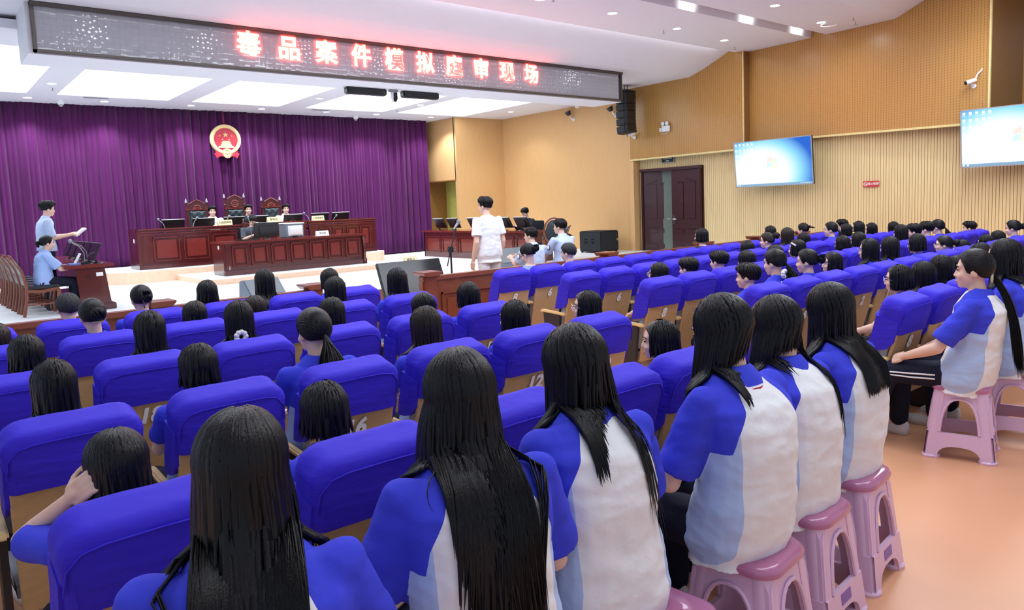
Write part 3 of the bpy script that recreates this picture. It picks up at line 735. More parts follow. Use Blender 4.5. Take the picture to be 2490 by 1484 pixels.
# on the clerk's desk
CZ = 0.37+0.74
monitor((6.36, 16.5, CZ), 0.0, 'large black monitor hiding the clerk on the lower desk', 'monitors on the clerk desk', 0.58, 0.33, 0.12, standh=0.05)
t = thing('desk_printer', 'black and white printer with open front on the clerk desk', 'printer', (6.98, 16.55, CZ))
MB().box((0, 0, 0.16), (0.46, 0.36, 0.32)).build('body', 'grey_cabinet', t, bevel=0.02)
MB().box((0, -0.01, 0.33), (0.50, 0.38, 0.03)).build('lid', 'white_plastic', t, bevel=0.012)
MB().box((0.02, -0.185, 0.16), (0.36, 0.012, 0.24)).build('front_door', 'white_plastic', t, bevel=0.004)
MB().box((0.03, -0.195, 0.15), (0.28, 0.012, 0.17)).build('paper_stack', 'paper', t)
MB().box((0, -0.185, 0.03), (0.12, 0.01, 0.04)).build('catch', 'black_plastic', t)
nameplate((7.62, 16.28, CZ), '书记员', 'cream nameplate beside the printer on the clerk desk', 0.32, 0.12, 'paper', 0, size=0.06)
gooseneck((6.05, 16.62, CZ), 2.4, 'thin white gooseneck microphone beside the clerk', 0.50, 0.04, 0.025)
t = MB().box((5.85, 16.45, CZ+0.012), (0.36, 0.16, 0.022)).build('keyboard', 'black_plastic'); tag(t, 'black keyboard lying on the clerk desk left of the monitor', 'keyboard')
# prosecution desk on the left, its end towards the hall
t = thing('prosecution_desk', 'mahogany desk at the left of the stage with tapered end panel', 'desk', (0, 0, SZ))
m = MB(); m.bb(1.86, 2.58, 13.35, 17.3, 0.70, 0.755); m.build('worktop', 'mahogany_flat', t, bevel=0.01)
m = MB(); m.prism([(2.06, 0.10), (2.50, 0.10), (2.44, 0.70), (2.02, 0.70)], lambda u, v, d: V((u, d, v)), 13.42, 13.47); m.build('end_panel', 'mahogany', t)
m = MB(); m.bb(2.40, 2.45, 13.47, 17.2, 0.1, 0.70); m.build('front_panel', 'mahogany_flat', t)
m = MB(); m.bb(2.02, 2.56, 13.38, 17.25, 0.0, 0.10); m.build('plinth', 'mahogany', t, bevel=0.01)
MB().box((2.36, 13.413, 0.585), (0.10, 0.01, 0.06)).build('paper_label', 'paper', t)
MB().lathe((2.20, 13.418, 0.55), [(0.03, 0), (0.03, -0.008), (0.022, -0.008), (0.022, 0), (0.03, 0)], 16, 'Y').build('cable_port', 'black_plastic', t)
PZ = SZ+0.755
pm = ['nearest the seated woman with a ponytail', 'second along the prosecution desk', 'third along the prosecution desk', 'fourth along the prosecution desk', 'at the far end of the prosecution desk']
for i in range(5):
    monitor((2.36, 13.72+i*0.62, PZ), PI/2, 'black monitor seen from its edge, ' + pm[i], 'monitors on the prosecution desk', 0.50, 0.30, 0.42, standh=0.04)
gooseneck((2.20, 13.62, PZ), PI-0.15, 'nearest gooseneck microphone on the prosecution desk', 0.36, 0.16, 0.03)
gooseneck((2.30, 14.0, PZ), PI-0.15, 'second gooseneck microphone on the prosecution desk', 0.36, 0.2, 0.032)
t = MB().box((2.10, 13.66, PZ+0.09), (0.012, 0.17, 0.20), rot=Matrix.Rotation(0.5, 3, 'Y')).build('script_sheet', 'paper'); tag(t, 'white sheet of paper held up on the prosecution desk', 'paper')
t = MB().box((2.05, 13.66, PZ+0.012), (0.16, 0.22, 0.02)).build('folder', 'uniform_mid'); tag(t, 'blue folder under the seated woman hand on the desk', 'folder')
def wood_chair(loc, rz, label):
    """faces local +Y"""
    t = thing('wooden_chair', label, 'chair', loc, rz, 'mahogany chairs along the prosecution desk')
    sh = 0.45
    for s in (-1, 1):
        m = MB(); m.tube([(s*0.21, -0.27, 0), (s*0.21, -0.22, 0.25), (s*0.21, -0.20, 0.47), (s*0.21, -0.25, 0.72), (s*0.205, -0.36, 0.93)], [0.024, 0.024, 0.026, 0.024, 0.02], 8)
        m.build('leg', 'railing_wood', t, smooth=True)
        m = MB(); m.tube([(s*0.21, 0.20, 0), (s*0.21, 0.20, 0.2), (s*0.21, 0.23, 0.36), (s*0.21, 0.20, 0.43)], [0.022, 0.026, 0.03, 0.03], 8)
        m.build('leg', 'railing_wood', t, smooth=True)
        m = MB(); m.tube([(s*0.21, -0.21, 0.40), (s*0.21, 0.0, 0.375), (s*0.21, 0.22, 0.41)], 0.028, 6); m.build('side_rail', 'railing_wood', t)
        m = MB(); m.tube([(s*0.21, -0.23, 0.18), (s*0.21, 0.2, 0.18)], 0.014, 6); m.build('stretcher', 'railing_wood', t)
    MB().box((0, 0.02, sh), (0.44, 0.46, 0.05)).build('seat', 'leather', t, bevel=0.02)
    m = MB()
    vs = []; fs = []
    prof = [(-0.205, 0.48), (-0.23, 0.65), (-0.28, 0.80), (-0.335, 0.90)]
    for (y, z) in prof: vs += [(-0.17, y-0.02, z), (0.17, y-0.02, z), (0.17, y+0.03, z), (-0.17, y+0.03, z)]
    m.rings([[vs[4*i+k] for k in range(4)] for i in range(4)])
    m.build('back_pad', 'leather', t, bevel=0.01)
    m = MB(); m.tube([(-0.21, -0.36, 0.93), (0, -0.375, 0.955), (0.21, -0.36, 0.93)], 0.024, 8); m.build('top_rail', 'railing_wood', t, smooth=True)
    return t
cl = ['nearest the audience with the seated woman', 'second in the row by the prosecution desk', 'third in the row by the prosecution desk', 'fourth in the row by the prosecution desk', 'farthest in the row by the prosecution desk']
for i in range(5): wood_chair((1.56-0.02*i, 13.72+i*0.60, SZ), -PI/2, 'mahogany chair with black leather pads, ' + cl[i])
# defence desks on the right
for k, (yy, ln, rz, lab) in enumerate(((16.9, 2.75, 0.0, 'mahogany desk at the right of the stage, beside the curtain'), (14.35, 2.05, 0.0, 'mahogany desk at the right of the stage, behind the man in white'))):
    t = thing('defence_desk', lab, 'desk', (11.72, yy, SZ), rz)
    m = MB(); m.bb(-0.05, 0.70, -ln/2, ln/2, 0.71, 0.76); m.build('worktop', 'mahogany_flat', t, bevel=0.01)
    m = MB(); m.bb(0.03, 0.08, -ln/2+0.03, ln/2-0.03, 0.0, 0.71); m.build('body', 'mahogany', t)
    f = MB(); n = 3
    w = (ln-0.2)/n
    for i in range(n):
        a = -ln/2+0.1+i*w+0.05; b = a+w-0.1
        for u0, u1, v0, v1 in ((a, b, 0.58, 0.60), (a, b, 0.14, 0.16), (a, a+.02, .14, .6), (b-.02, b, .14, .6)): f.bb(0.012, 0.03, u0, u1, v0, v1)
        f.bb(0.018, 0.03, a+0.06, b-0.06, 0.2, 0.54)
    f.build('front_panel', 'mahogany_flat', t, bevel=0.004)
    for ye in (-ln/2+0.03, ln/2-0.07): MB().bb(0.03, 0.66, ye, ye+0.04, 0, 0.71).build('end_panel', 'mahogany', t)
DZ = SZ+0.76
for y, lb in ((17.75, 'nearest the curtain on the defence desk'), (17.05, 'second from the curtain on the defence desk'), (16.05, 'behind the microphone on the defence desk'), (14.75, 'right of the man in white on the defence desk'), (14.05, 'before the person with lowered head on the defence desk')):
    monitor((12.0, y, DZ), -PI/2, 'black monitor leaning back, ' + lb, 'monitors on the defence desk', 0.52, 0.31, 0.5, standh=0.05)
t = thing('armchair', 'dark leather armchair at the near end of the defence desk', 'chair', (12.65, 13.55, SZ), PI/2); t.scale = (0.8, 0.8, 0.76)
MB().box((0, 0.02, 0.44), (0.52, 0.5, 0.1)).build('seat', 'leather', t, bevel=0.03)
m = MB(); m.tube([(0, -0.24, 0.48), (0, -0.27, 0.8), (0, -0.33, 1.0), (0, -0.42, 1.06)], [0.1, 0.12, 0.12, 0.1], 12, 1.0); 
m = MB(); m.rings([[(-0.27, y-0.05, z), (0.27, y-0.05, z), (0.27, y+0.03, z), (-0.27, y+0.03, z)] for y, z in ((-0.24, 0.45), (-0.27, 0.75), (-0.33, 0.98), (-0.42, 1.08))]); m.build('backrest', 'leather', t, bevel=0.02)
for s in (-1, 1):
    MB().tube([(s*0.28, 0.2, 0.64), (s*0.28, -0.2, 0.66), (s*0.28, -0.3, 0.9), (s*0.28, -0.42, 1.10)], 0.024, 8).build('side_frame', 'railing_wood', t, smooth=True)
    for y in (-0.22, 0.22): MB().cyl((s*0.25, y, 0), (s*0.25, y, 0.62 if y > 0 else .42), 0.022, n=8).build('leg', 'railing_wood', t)
t = thing('oval_back_chair', 'wooden chair with rounded black leather back behind the bailiffs', 'chair', (11.25, 12.05, SZ), PI/2+0.9)
MB().ell((0, -0.25, 0.78), (0.19, 0.035, 0.26)).build('back_pad', 'leather', t, smooth=True)
m = MB(); m.tube([(0.22*math.cos(a), -0.26-0.0*a, 0.78+0.30*math.sin(a)) for a in [(-0.45+1.9*k/24)*PI for k in range(25)]], 0.022, 8); m.build('back_frame', 'railing_wood', t, smooth=True)
MB().box((0, 0, 0.43), (0.5, 0.5, 0.09)).build('seat', 'leather', t, bevel=0.03)
for s in (-1, 1):
    MB().tube([(s*0.27, 0.2, 0.62), (s*0.27, -0.1, 0.64), (s*0.24, -0.25, 0.66)], 0.022, 8).build('armrest', 'arm_black', t, smooth=True)
    for y in (-0.22, 0.2): MB().cyl((s*0.24, y, 0), (s*0.26, y, 0.62), 0.022, n=8).build('leg', 'railing_wood', t)
# subwoofer, monitor wedges, floor screen, stands
t = thing('subwoofer', 'large black box loudspeaker with hand slots on the stage floor by the wall', 'speaker', (14.42, 13.63, SZ), 0.0)
m = MB(); m.bb(0, 0.72, 0, 0.84, 0.03, 0.60); m.build('cabinet', 'black_cabinet', t, bevel=0.03)
m = MB(); m.bb(-0.003, 0.0, 0.26, 0.36, 0.26, 0.31); m.bb(-0.003, 0, 0.26, 0.36, 0.36, 0.39); m.bb(-0.003, 0.0, 0.52, 0.62, 0.26, 0.31); m.bb(-0.003, 0, 0.52, 0.62, 0.36, 0.39); m.build('hand_slot', 'black_gloss', t)
MB().bb(0.62, 0.68, -0.003, 0, 0.32, 0.38).build('logo_plate', 'brass', t)
for sx, sy in ((.06, .06), (.66, .06), (.06, .78), (.66, .78)): MB().cyl((sx, sy, 0), (sx, sy, 0.035), 0.03, n=10).build('foot', 'black_plastic', t)
def wedge(loc, rz, lab, s=1.0):
    t = thing('stage_monitor_speaker', lab, 'speaker', loc, rz, 'wedge speakers on the floor')
    w = 0.32*s
    m = MB(); m.prism([(-0.2*s, 0), (0.22*s, 0), (0.24*s, 0.10*s), (-0.02*s, 0.36*s), (-0.16*s, 0.33*s)], lambda u, v, d: V((d, -u, v)), -w, w); m.build('cabinet', 'grey_cabinet', t, bevel=0.012)
    rot = Matrix.Rotation(math.atan2(0.26, -0.26), 3, 'X')
    g = MB(); g.add([(-w*.95, -0.245*s, 0.115*s), (w*.95, -0.245*s, 0.115*s), (w*.95, -0.0*s, 0.36*s), (-w*.95, -0.0*s, 0.36*s)], [(0, 1, 2, 3)]); g.build('grille', 'grille_grey', t)
    return t
t = thing('floor_screen', 'large dark screen leaning back on the floor behind the railing', 'screen', (5.42, 8.75, 0.0), -0.03)
m = MB(); m.box((0, 0, 0), (1.02, 0.05, 0.62)); o = m.build('housing', 'black_plastic', t, bevel=0.01); o.location = (0, 0, 0.66); o.rotation_euler = (-0.42, 0, 0)
o = MB().box((0, -0.027, 0), (0.99, 0.006, 0.59)).build('screen', 'black_gloss', t); o.location = (0, 0, 0.66); o.rotation_euler = (-0.42, 0, 0)
m = MB()
for s in (-0.38, 0.38): m.tube([(s, 0.02, 0.55), (s, 0.15, 0.0)], 0.02, 6); m.tube([(s, 0.0, 0.45), (s, -0.2, 0.0)], 0.02, 6)
m.build('stand', 'black_plastic', t)
wedge((4.55, 12.2, SZ), 0.1, 'grey wedge speaker on the stage floor left of centre', 1.0)
wedge((10.55, 12.75, SZ), -0.25, 'grey wedge speaker on the stage floor right of the man in white', 1.25)
t = thing('microphone_stand', 'black microphone stand before the standing man in white', 'microphone stand', (6.22, 8.95, 0))
m = MB(); m.cyl((0, 0, 0.02), (0, 0, 1.02), 0.014, n=10); m.build('pole', 'black_plastic', t)
m = MB()
for k in range(3):
    a = k*2*PI/3+0.4; m.tube([(0, 0, 0.12), (0.28*math.cos(a), 0.28*math.sin(a), 0.01)], 0.01, 6)
m.build('tripod_leg', 'black_plastic', t)
m = MB(); m.box((0, 0, 1.05), (0.07, 0.05, 0.09)); m.cyl((-0.06, 0, 1.04), (0.08, 0, 1.06), 0.012, n=8); m.build('clutch', 'black_plastic', t)
m = MB(); m.tube([(-0.06, 0.02, 0.8), (0.0, 0, 1.05), (0.10, -0.02, 1.36)], 0.009, 6); m.build('boom', 'black_plastic', t)
m = MB(); m.tube([(0.06, -0.02, 1.35), (0.135, -0.02, 1.43)], [0.012, 0.019], 10); m.build('microphone_body', 'grey_plastic', t)
MB().ell((0.155, -0.02, 1.455), (0.034, 0.034, 0.034)).build('microphone_head', 'grille_grey', t, smooth=True)
m = MB(); m.tube([(0.06, -0.03, 1.35), (0.02, -0.06, 1.22), (0.10, -0.05, 1.15), (0.05, -0.02, 1.10)], 0.004, 5); m.build('cable', 'black_plastic', t)
t = nameplate((6.22, 10.1, 0.80), '被告人', 'gold nameplate on a thin stand behind the floor screen', 0.24, 0.11, size=0.055)
MB().bb(-0.125, 0.125, -0.05, 0.05, -0.025, 0).build('plate_base', 'railing_wood', t)
m = MB(); m.cyl((0, 0, -0.80), (0, 0, -0.025), 0.008, n=8); m.lathe((0, 0, -0.80), [(0.002, 0.015), (0.1, 0.012), (0.11, 0), (0.002, 0)], 16); m.build('stem', 'grey_plastic', t)
# ------------------------------------------------------------------ wooden railing before the stage
def railing(x0, x1, posts, lab):
    t = thing('wooden_railing', lab, 'railing', (0, 7.42, 0), 0, 'railing in front of the stage')
    m = MB(); m.bb(x0, x1, 0, 0.06, 0, 0.80); m.build('panel_board', 'railing_wood', t)
    m = MB(); m.bb(x0, x1, -0.03, 0.09, 0.80, 0.855); m.build('top_rail', 'railing_wood', t, bevel=0.008)
    m = MB(); m.bb(x0, x1, -0.03, 0.0, 0, 0.12); m.build('skirting_board', 'railing_wood', t)
    f = MB(); ps = posts
    segs = []
    allx = sorted(set([x0]+list(posts)+[x1]))
    for a, b in zip(allx[:-1], allx[1:]):
        if b-a > 0.6:
            n = max(1, round((b-a)/0.95)); w = (b-a)/n
            for i in range(n): segs.append((a+i*w+0.16, a+(i+1)*w-0.10))
    for a, b in segs:
        for u0, u1, v0, v1 in ((a, b, 0.62, 0.645), (a, b, 0.2, 0.225), (a, a+.025, .2, .645), (b-.025, b, .2, .645)): f.bb(u0, u1, -0.022, 0, v0, v1)
        f.bb(a+0.08, b-0.08, -0.014, 0, 0.28, 0.57)
    f.build('raised_panel', 'railing_wood', t, bevel=0.005)
    for x in posts:
        p = MB(); p.bb(x-0.075, x+0.075, -0.05, 0.12, 0, 0.86); po = p.build('post', 'railing_wood', t, bevel=0.006)
        c = MB(); c.prism([(-0.09, 0.86), (-0.13, 0.90), (-0.13, 0.915), (0.13, 0.915), (0.13, 0.90), (0.09, 0.86)], lambda u, v, d: V((x+u, d, v)), -0.10, 0.17); c.build('post_cap', 'railing_wood', po, bevel=0.004)
railing(-1.0, 3.42, (1.78, 3.34), 'panelled wooden railing with square post caps, left of the opening')
railing(4.72, 15.6, (4.82, 8.0, 10.4, 12.0, 13.6), 'panelled wooden railing with square post caps, right of the opening')
MB().cyl((4.90, 7.365, 0.60), (4.90, 7.365, 0.67), 0.012, n=8).build('latch', 'chrome', [o for o in COL.objects if o.name.startswith('wooden_railing')][-1])
# ------------------------------------------------------------------ right wall fittings
def tv(loc, rz, label, w=1.93, h=1.06):
    """screen faces local -X .. built facing local -Y then turned"""
    t = thing('wall_television', label, 'television', loc, rz, 'wall televisions showing a blue desktop')
    ti = 0.10
    R_ = Matrix.Rotation(ti, 4, 'X')
    def pl(o): o.matrix_local = R_; return o
    pl(MB().box((0, 0.03, 0), (w, 0.06, h)).build('housing', 'black_plastic', t, bevel=0.01))
    f = MB(); b = 0.018
    f.bb(-w/2, w/2, -0.012, 0.0, -h/2, -h/2+b); f.bb(-w/2, w/2, -0.012, 0, h/2-b, h/2); f.bb(-w/2, -w/2+b, -0.012, 0, -h/2, h/2); f.bb(w/2-b, w/2, -0.012, 0, -h/2, h/2)
    pl(f.build('bezel', 'grey_plastic', t))
    s = MB(); s.add([(-w/2+b, -0.004, -h/2+b), (w/2-b, -0.004, -h/2+b), (w/2-b, -0.004, h/2-b), (-w/2+b, -0.004, h/2-b)], [(0, 1, 2, 3)]); pl(s.build('screen', 'tv_screen', t))
    ic = MB(); rr = random.Random(2)
    for c in range(5):
        for r in range(7 if c < 2 else 3):
            x = -w/2+0.06+c*0.105; z = h/2-0.07-r*0.125
            ic.bb(x-0.022, x+0.024, -0.0085, -0.006, z-0.024, z+0.024); ic.bb(x-0.03, x+0.03, -0.0085, -0.006, z-0.048, z-0.040)
    ic.bb(-w/2+0.03, -w/2+0.06, -0.0085, -0.006, -h/2+0.03, -h/2+0.06); ic.bb(-w/2+0.10, -w/2+0.13, -0.0085, -0.006, -h/2+0.03, -h/2+0.06)
    for k in range(6): ic.bb(w/2-0.30+k*0.04, w/2-0.285+k*0.04, -0.0085, -0.006, -h/2+0.035, -h/2+0.05)
    pl(ic.build('desktop_icon', 'icon_white', t))
    pl(MB().bb(-w/2+b, w/2-b, -0.0065, -0.005, -h/2+b, -h/2+0.065).build('taskbar', 'taskbar_blue', t))
    lg = MB(); 
    def quad(u0, u1, v0, v1):
        n = 8; vs = []
        for v in (v0, v1):
            for k in range(n+1):
                u = u0+(u1-u0)*k/n; vs.append((u+0.02*v/0.1, -0.008, v+0.018*math.sin((u+0.12)*22)))
        lg.add(vs, [(k, k+1, n+2+k, n+1+k) for k in range(n)])
    for mi, q in enumerate(((-0.125, -0.006, 0.006, 0.115), (0.006, 0.125, 0.006, 0.115), (-0.125, -0.006, -0.115, -0.006), (0.006, 0.125, -0.115, -0.006))): lg.mi = mi; quad(*q)
    pl(lg.build('desktop_logo', ['logo_red', 'logo_green', 'logo_blue', 'logo_yellow'], t))
    MB().bb(-0.2, 0.2, 0.06, 0.34, -0.12, 0.12).build('wall_bracket', 'black_plastic', t)
    return t
def tv_screen_mat():
    m = bpy.data.materials.new('tv_screen'); MATS['tv_screen'] = m; m.use_nodes = True
    nt = m.node_tree; N = nt.nodes; L = nt.links; N.clear()
    o = N.new('ShaderNodeOutputMaterial'); e = N.new('ShaderNodeEmission'); e.inputs[1].default_value = 1.15
    tc = N.new('ShaderNodeTexCoord'); mp = N.new('ShaderNodeMapping')
    mp.inputs['Location'].default_value = (0.22, 0, 0.22); mp.inputs['Scale'].default_value = (0.78, 0.0, 1.05)
    g = N.new('ShaderNodeTexGradient'); g.gradient_type = 'SPHERICAL'
    cr = N.new('ShaderNodeValToRGB')
    cr.color_ramp.elements[0].position = 0.0; cr.color_ramp.elements[0].color = (0.03, 0.14, 0.62, 1)
    cr.color_ramp.elements[1].position = 0.52; cr.color_ramp.elements[1].color = (0.95, 1, 1, 1)
    e2 = cr.color_ramp.elements.new(0.26); e2.color = (0.30, 0.72, 1.0, 1)
    L.new(tc.outputs['Object'], mp.inputs[0]); L.new(mp.outputs[0], g.inputs[0]); L.new(g.outputs['Fac'], cr.inputs[0]); L.new(cr.outputs[0], e.inputs[0]); L.new(e.outputs[0], o.inputs[0])
tv_screen_mat()
emit_mat('icon_white', (0.9, 0.95, 1.0), 1.2); emit_mat('taskbar_blue', (0.35, 0.6, 0.85), 0.8)
emit_mat('logo_red', (1.0, 0.84, 0.76), 1.05); emit_mat('logo_green', (0.82, 0.98, 0.80), 1.05); emit_mat('logo_blue', (0.74, 0.94, 1.0), 1.05); emit_mat('logo_yellow', (1.0, 0.96, 0.80), 1.05)
tv((15.26, 9.05, 2.37), -PI/2, 'wall television left of the red sign, pale blue desktop on screen')
tv((15.22, 4.22, 2.53), -PI/2, 'wall television cut by the right edge, colourful flag logo on screen')
t = thing('no_smoking_sign', 'small red no smoking sign on the slatted wall between televisions', 'sign', (15.735, 7.05, 1.79), -PI/2)
MB().box((0, 0, 0), (0.33, 0.008, 0.125)).build('plate', 'sign_red', t)
m = MB(); m.lathe((-0.11, -0.006, 0), [(0.042, 0), (0.042, -0.003), (0.033, -0.003), (0.033, 0), (0.042, 0)], 24, 'Y'); m.box((-0.11, -0.007, 0), (0.07, 0.003, 0.008), rot=Matrix.Rotation(0.8, 3, 'Y')); m.bb(-0.14, -0.085, -0.008, -0.005, -0.006, 0.004); m.build('symbol', 'paper', t)
put_text('lettering', text_mesh('禁止吸烟', 0.058, 0.001, 0.001, mats='paper'), t, (0.048, -0.006, 0.0))
t = thing('exit_sign', 'dark green exit sign with white frame above the double door', 'sign', (15.72, 12.35, 2.69), -PI/2)
MB().box((0, 0, 0), (0.42, 0.03, 0.20)).build('frame', 'grey_plastic', t, bevel=0.006)
MB().box((0, -0.012, 0), (0.38, 0.012, 0.16)).build('plate', 'sign_black', t)
put_text('lettering', text_mesh('安全出口', 0.075, 0.001, 0.001, mats='paper'), t, (0, -0.02, 0.027))
put_text('lettering', text_mesh('EXIT', 0.05, 0.001, 0.001, mats='paper'), t, (0, -0.02, -0.045))
t = thing('emergency_light', 'white twin-headed emergency light on the upper wall above the exit', 'lamp', (15.46, 12.2, 3.46), -PI/2)
MB().box((0.03, -0.03, 0), (0.25, 0.06, 0.15)).build('housing', 'white_plastic', t, bevel=0.012)
MB().box((-0.15, -0.02, -0.01), (0.07, 0.04, 0.09)).build('plug', 'white_plastic', t, bevel=0.006)
for x in (-0.05, 0.08): MB().lathe((x, -0.05, 0.13), [(0.002, 0.03), (0.03, 0.025), (0.052, 0.0), (0.05, -0.012), (0.002, -0.016)], 18, 'Y').build('lamp_head', 'white_plastic', t, smooth=True)
MB().tube([(-0.15, -0.03, -0.06), (-0.12, -0.03, -0.12), (0.02, -0.03, -0.13), (0.12, -0.03, -0.08)], 0.005, 5).build('cable', 'white_plastic', t)
# line array speaker hung from the ceiling
t = thing('line_array_speaker', 'black curved line array of speakers hanging beside the display', 'speaker', (14.95, 12.95, 4.53), 0.18)
z = 0.0; y = 0.0
hs = [0.30, 0.18, 0.18, 0.18, 0.20]; an = [0.02, 0.02, -0.01, -0.06, -0.14]
for k, (h, a) in enumerate(zip(hs, an)):
    z -= h/2
    rot = Matrix.Rotation(a, 3, 'X')
    c = MB(); c.box((0, 0, 0), (0.46, 0.08, h*0.97)); c.prism([(-0.23, -0.04), (0.23, -0.04), (0.15, 0.26), (-0.15, 0.26)], lambda u, v, d: V((u, v+0.08, d)), -h*0.47, h*0.47)
    o = c.build('cabinet', 'black_cabinet', t, bevel=0.012); o.location = (0, y, z-0.06); o.rotation_euler = (a, 0, 0)
    o = MB().box((0, -0.043, 0), (0.44, 0.008, h*0.93)).build('grille', 'black_plastic', o)
    MB().ell((0.17, -0.05, -h*0.15), (0.012, 0.005, 0.012), nu=8, nv=6).build('logo_dot', 'brass', o.parent)
    y += math.sin(a)*h*0.9
    z -= h/2
m = MB(); m.box((0, 0.1, -0.03), (0.46, 0.3, 0.05)); m.cyl((-0.1, 0.1, 0), (-0.1, 0.1, 0.14), 0.012, n=8); m.cyl((0.05, 0.1, 0), (0.05, 0.1, 0.14), 0.012, n=8); m.build('fly_bar', 'black_plastic', t)
def bullet(loc, rz, label, wire=False, lens='black_gloss', s=1.0):
    t = thing('wall_camera', label, 'camera', loc, rz, 'white wall cameras')
    MB().lathe((0, 0, 0), [(0.002, 0), (0.045*s, 0), (0.045*s, -0.02*s), (0.02*s, -0.03*s), (0.002, -0.03*s)], 16, 'Y').build('mount', 'white_plastic', t, smooth=True)
    MB().tube([(0, -0.02*s, 0), (-0.01*s, -0.08*s, 0.01*s), (-0.03*s, -0.11*s, 0.06*s)], 0.014*s, 8).build('arm', 'white_plastic', t, smooth=True)
    MB().tube([(0.05*s, -0.07*s, 0.10*s), (-0.07*s, -0.19*s, 0.05*s)], [0.04*s, 0.043*s], 14).build('housing', 'white_plastic', t, smooth=True)
    MB().tube([(-0.07*s, -0.19*s, 0.05*s), (-0.078*s, -0.20*s, 0.046*s)], [0.036*s, 0.034*s], 14).build('lens', lens, t, smooth=True)
    if wire: MB().tube([(0.04*s, -0.06*s, 0.11*s), (0.07*s, -0.05*s, 0.2*s), (0.12*s, -0.02*s, 0.26*s), (0.13*s, 0.0, 0.30*s)], 0.014*s, 7).build('cable', 'white_plastic', t, smooth=True)
    return t
bullet((15.42, 5.05, 3.50), -PI/2, 'white bullet camera with a loose cable on the upper wall boards', True, s=1.0)
bullet((15.46, 13.25, 3.34), -PI/2, 'small white camera under the line array speaker', s=1.1)
def stage_spot(loc, label):
    t = thing('wall_spotlight', label, 'spotlight', loc, -PI/2, 'black spotlights on the stage wall')
    MB().tube([(0.0, -0.20, 0.12), (0.02, -0.14, 0.02)], [0.10, 0.06], 14).build('housing', 'black_plastic', t, smooth=True)
    MB().tube([(0.02, -0.12, 0.0), (0.05, -0.07, -0.08), (0.06, -0.02, -0.10)], 0.018, 7).build('bracket', 'chrome', t, smooth=True)
    MB().lathe((0.06, 0, -0.10), [(0.002, 0), (0.05, 0), (0.05, -0.02), (0.002, -0.02)], 14, 'Y').build('mount', 'white_plastic', t)
stage_spot((15.55, 15.72, 4.20), 'black spotlight beside the small dome camera on the stage wall')
stage_spot((15.55, 14.05, 4.12), 'black spotlight half hidden by the display on the stage wall')
t = thing('dome_camera', 'small dome camera beside the black spotlight on the stage wall', 'camera', (15.2, 15.15, 4.47))
MB().lathe((0, 0, 0), [(0.07, 0), (0.075, -0.08), (0.05, -0.12), (0.002, -0.13)], 16).build('housing', 'white_plastic', t, smooth=True)
# ------------------------------------------------------------------ auditorium chair (origin on the floor under the top of the back, facing +Y)
TILT = math.atan2(0.19, 0.75)
def bk(u, d, v):
    """back frame: u across, d forward of the rear face, v up along the back from z=0.22"""
    z = 0.22 + v*math.cos(TILT) - d*(-math.sin(TILT))*-1*0
    return V((u, 0.195 - v*math.sin(TILT) + d*math.cos(TILT), 0.22 + v*math.cos(TILT) + d*math.sin(TILT)))
def round_rect(w, v0, v1, r, n=7, r0=0.01):
    pts = [(-w+r0, v0), (w-r0, v0)]
    for k in range(n): a = -0.0+PI/2*k/(n-1); pts.append((w-r+r*math.cos(a), v1-r+r*math.sin(a)))
    for k in range(n): a = PI/2+PI/2*k/(n-1); pts.append((-w+r+r*math.cos(a), v1-r+r*math.sin(a)))
    return pts
def shell(mb, w, v0, v1, r, d0, d1, e=0.03, bow=0.0, fl=0.0):
    """pillow-edged slab on the back frame"""
    rs = []
    for d, ins in ((d0, e), (d0+e*0.3, e*0.3), (d0+e, 0), (d1-e, 0), (d1-e*0.3, e*0.3), (d1, e)):
        p = round_rect(w-ins, v0, v1-ins, r)
        rs.append([bk(u, d + bow*(1-(u/w)**2)*(-1 if d < (d0+d1)/2 else 1), v) for u, v in p])
    return mb.rings(rs)
ROWS_Y = {1: 6.08, 2: 5.13, 3: 4.08, 4: 3.05, 5: 1.97}
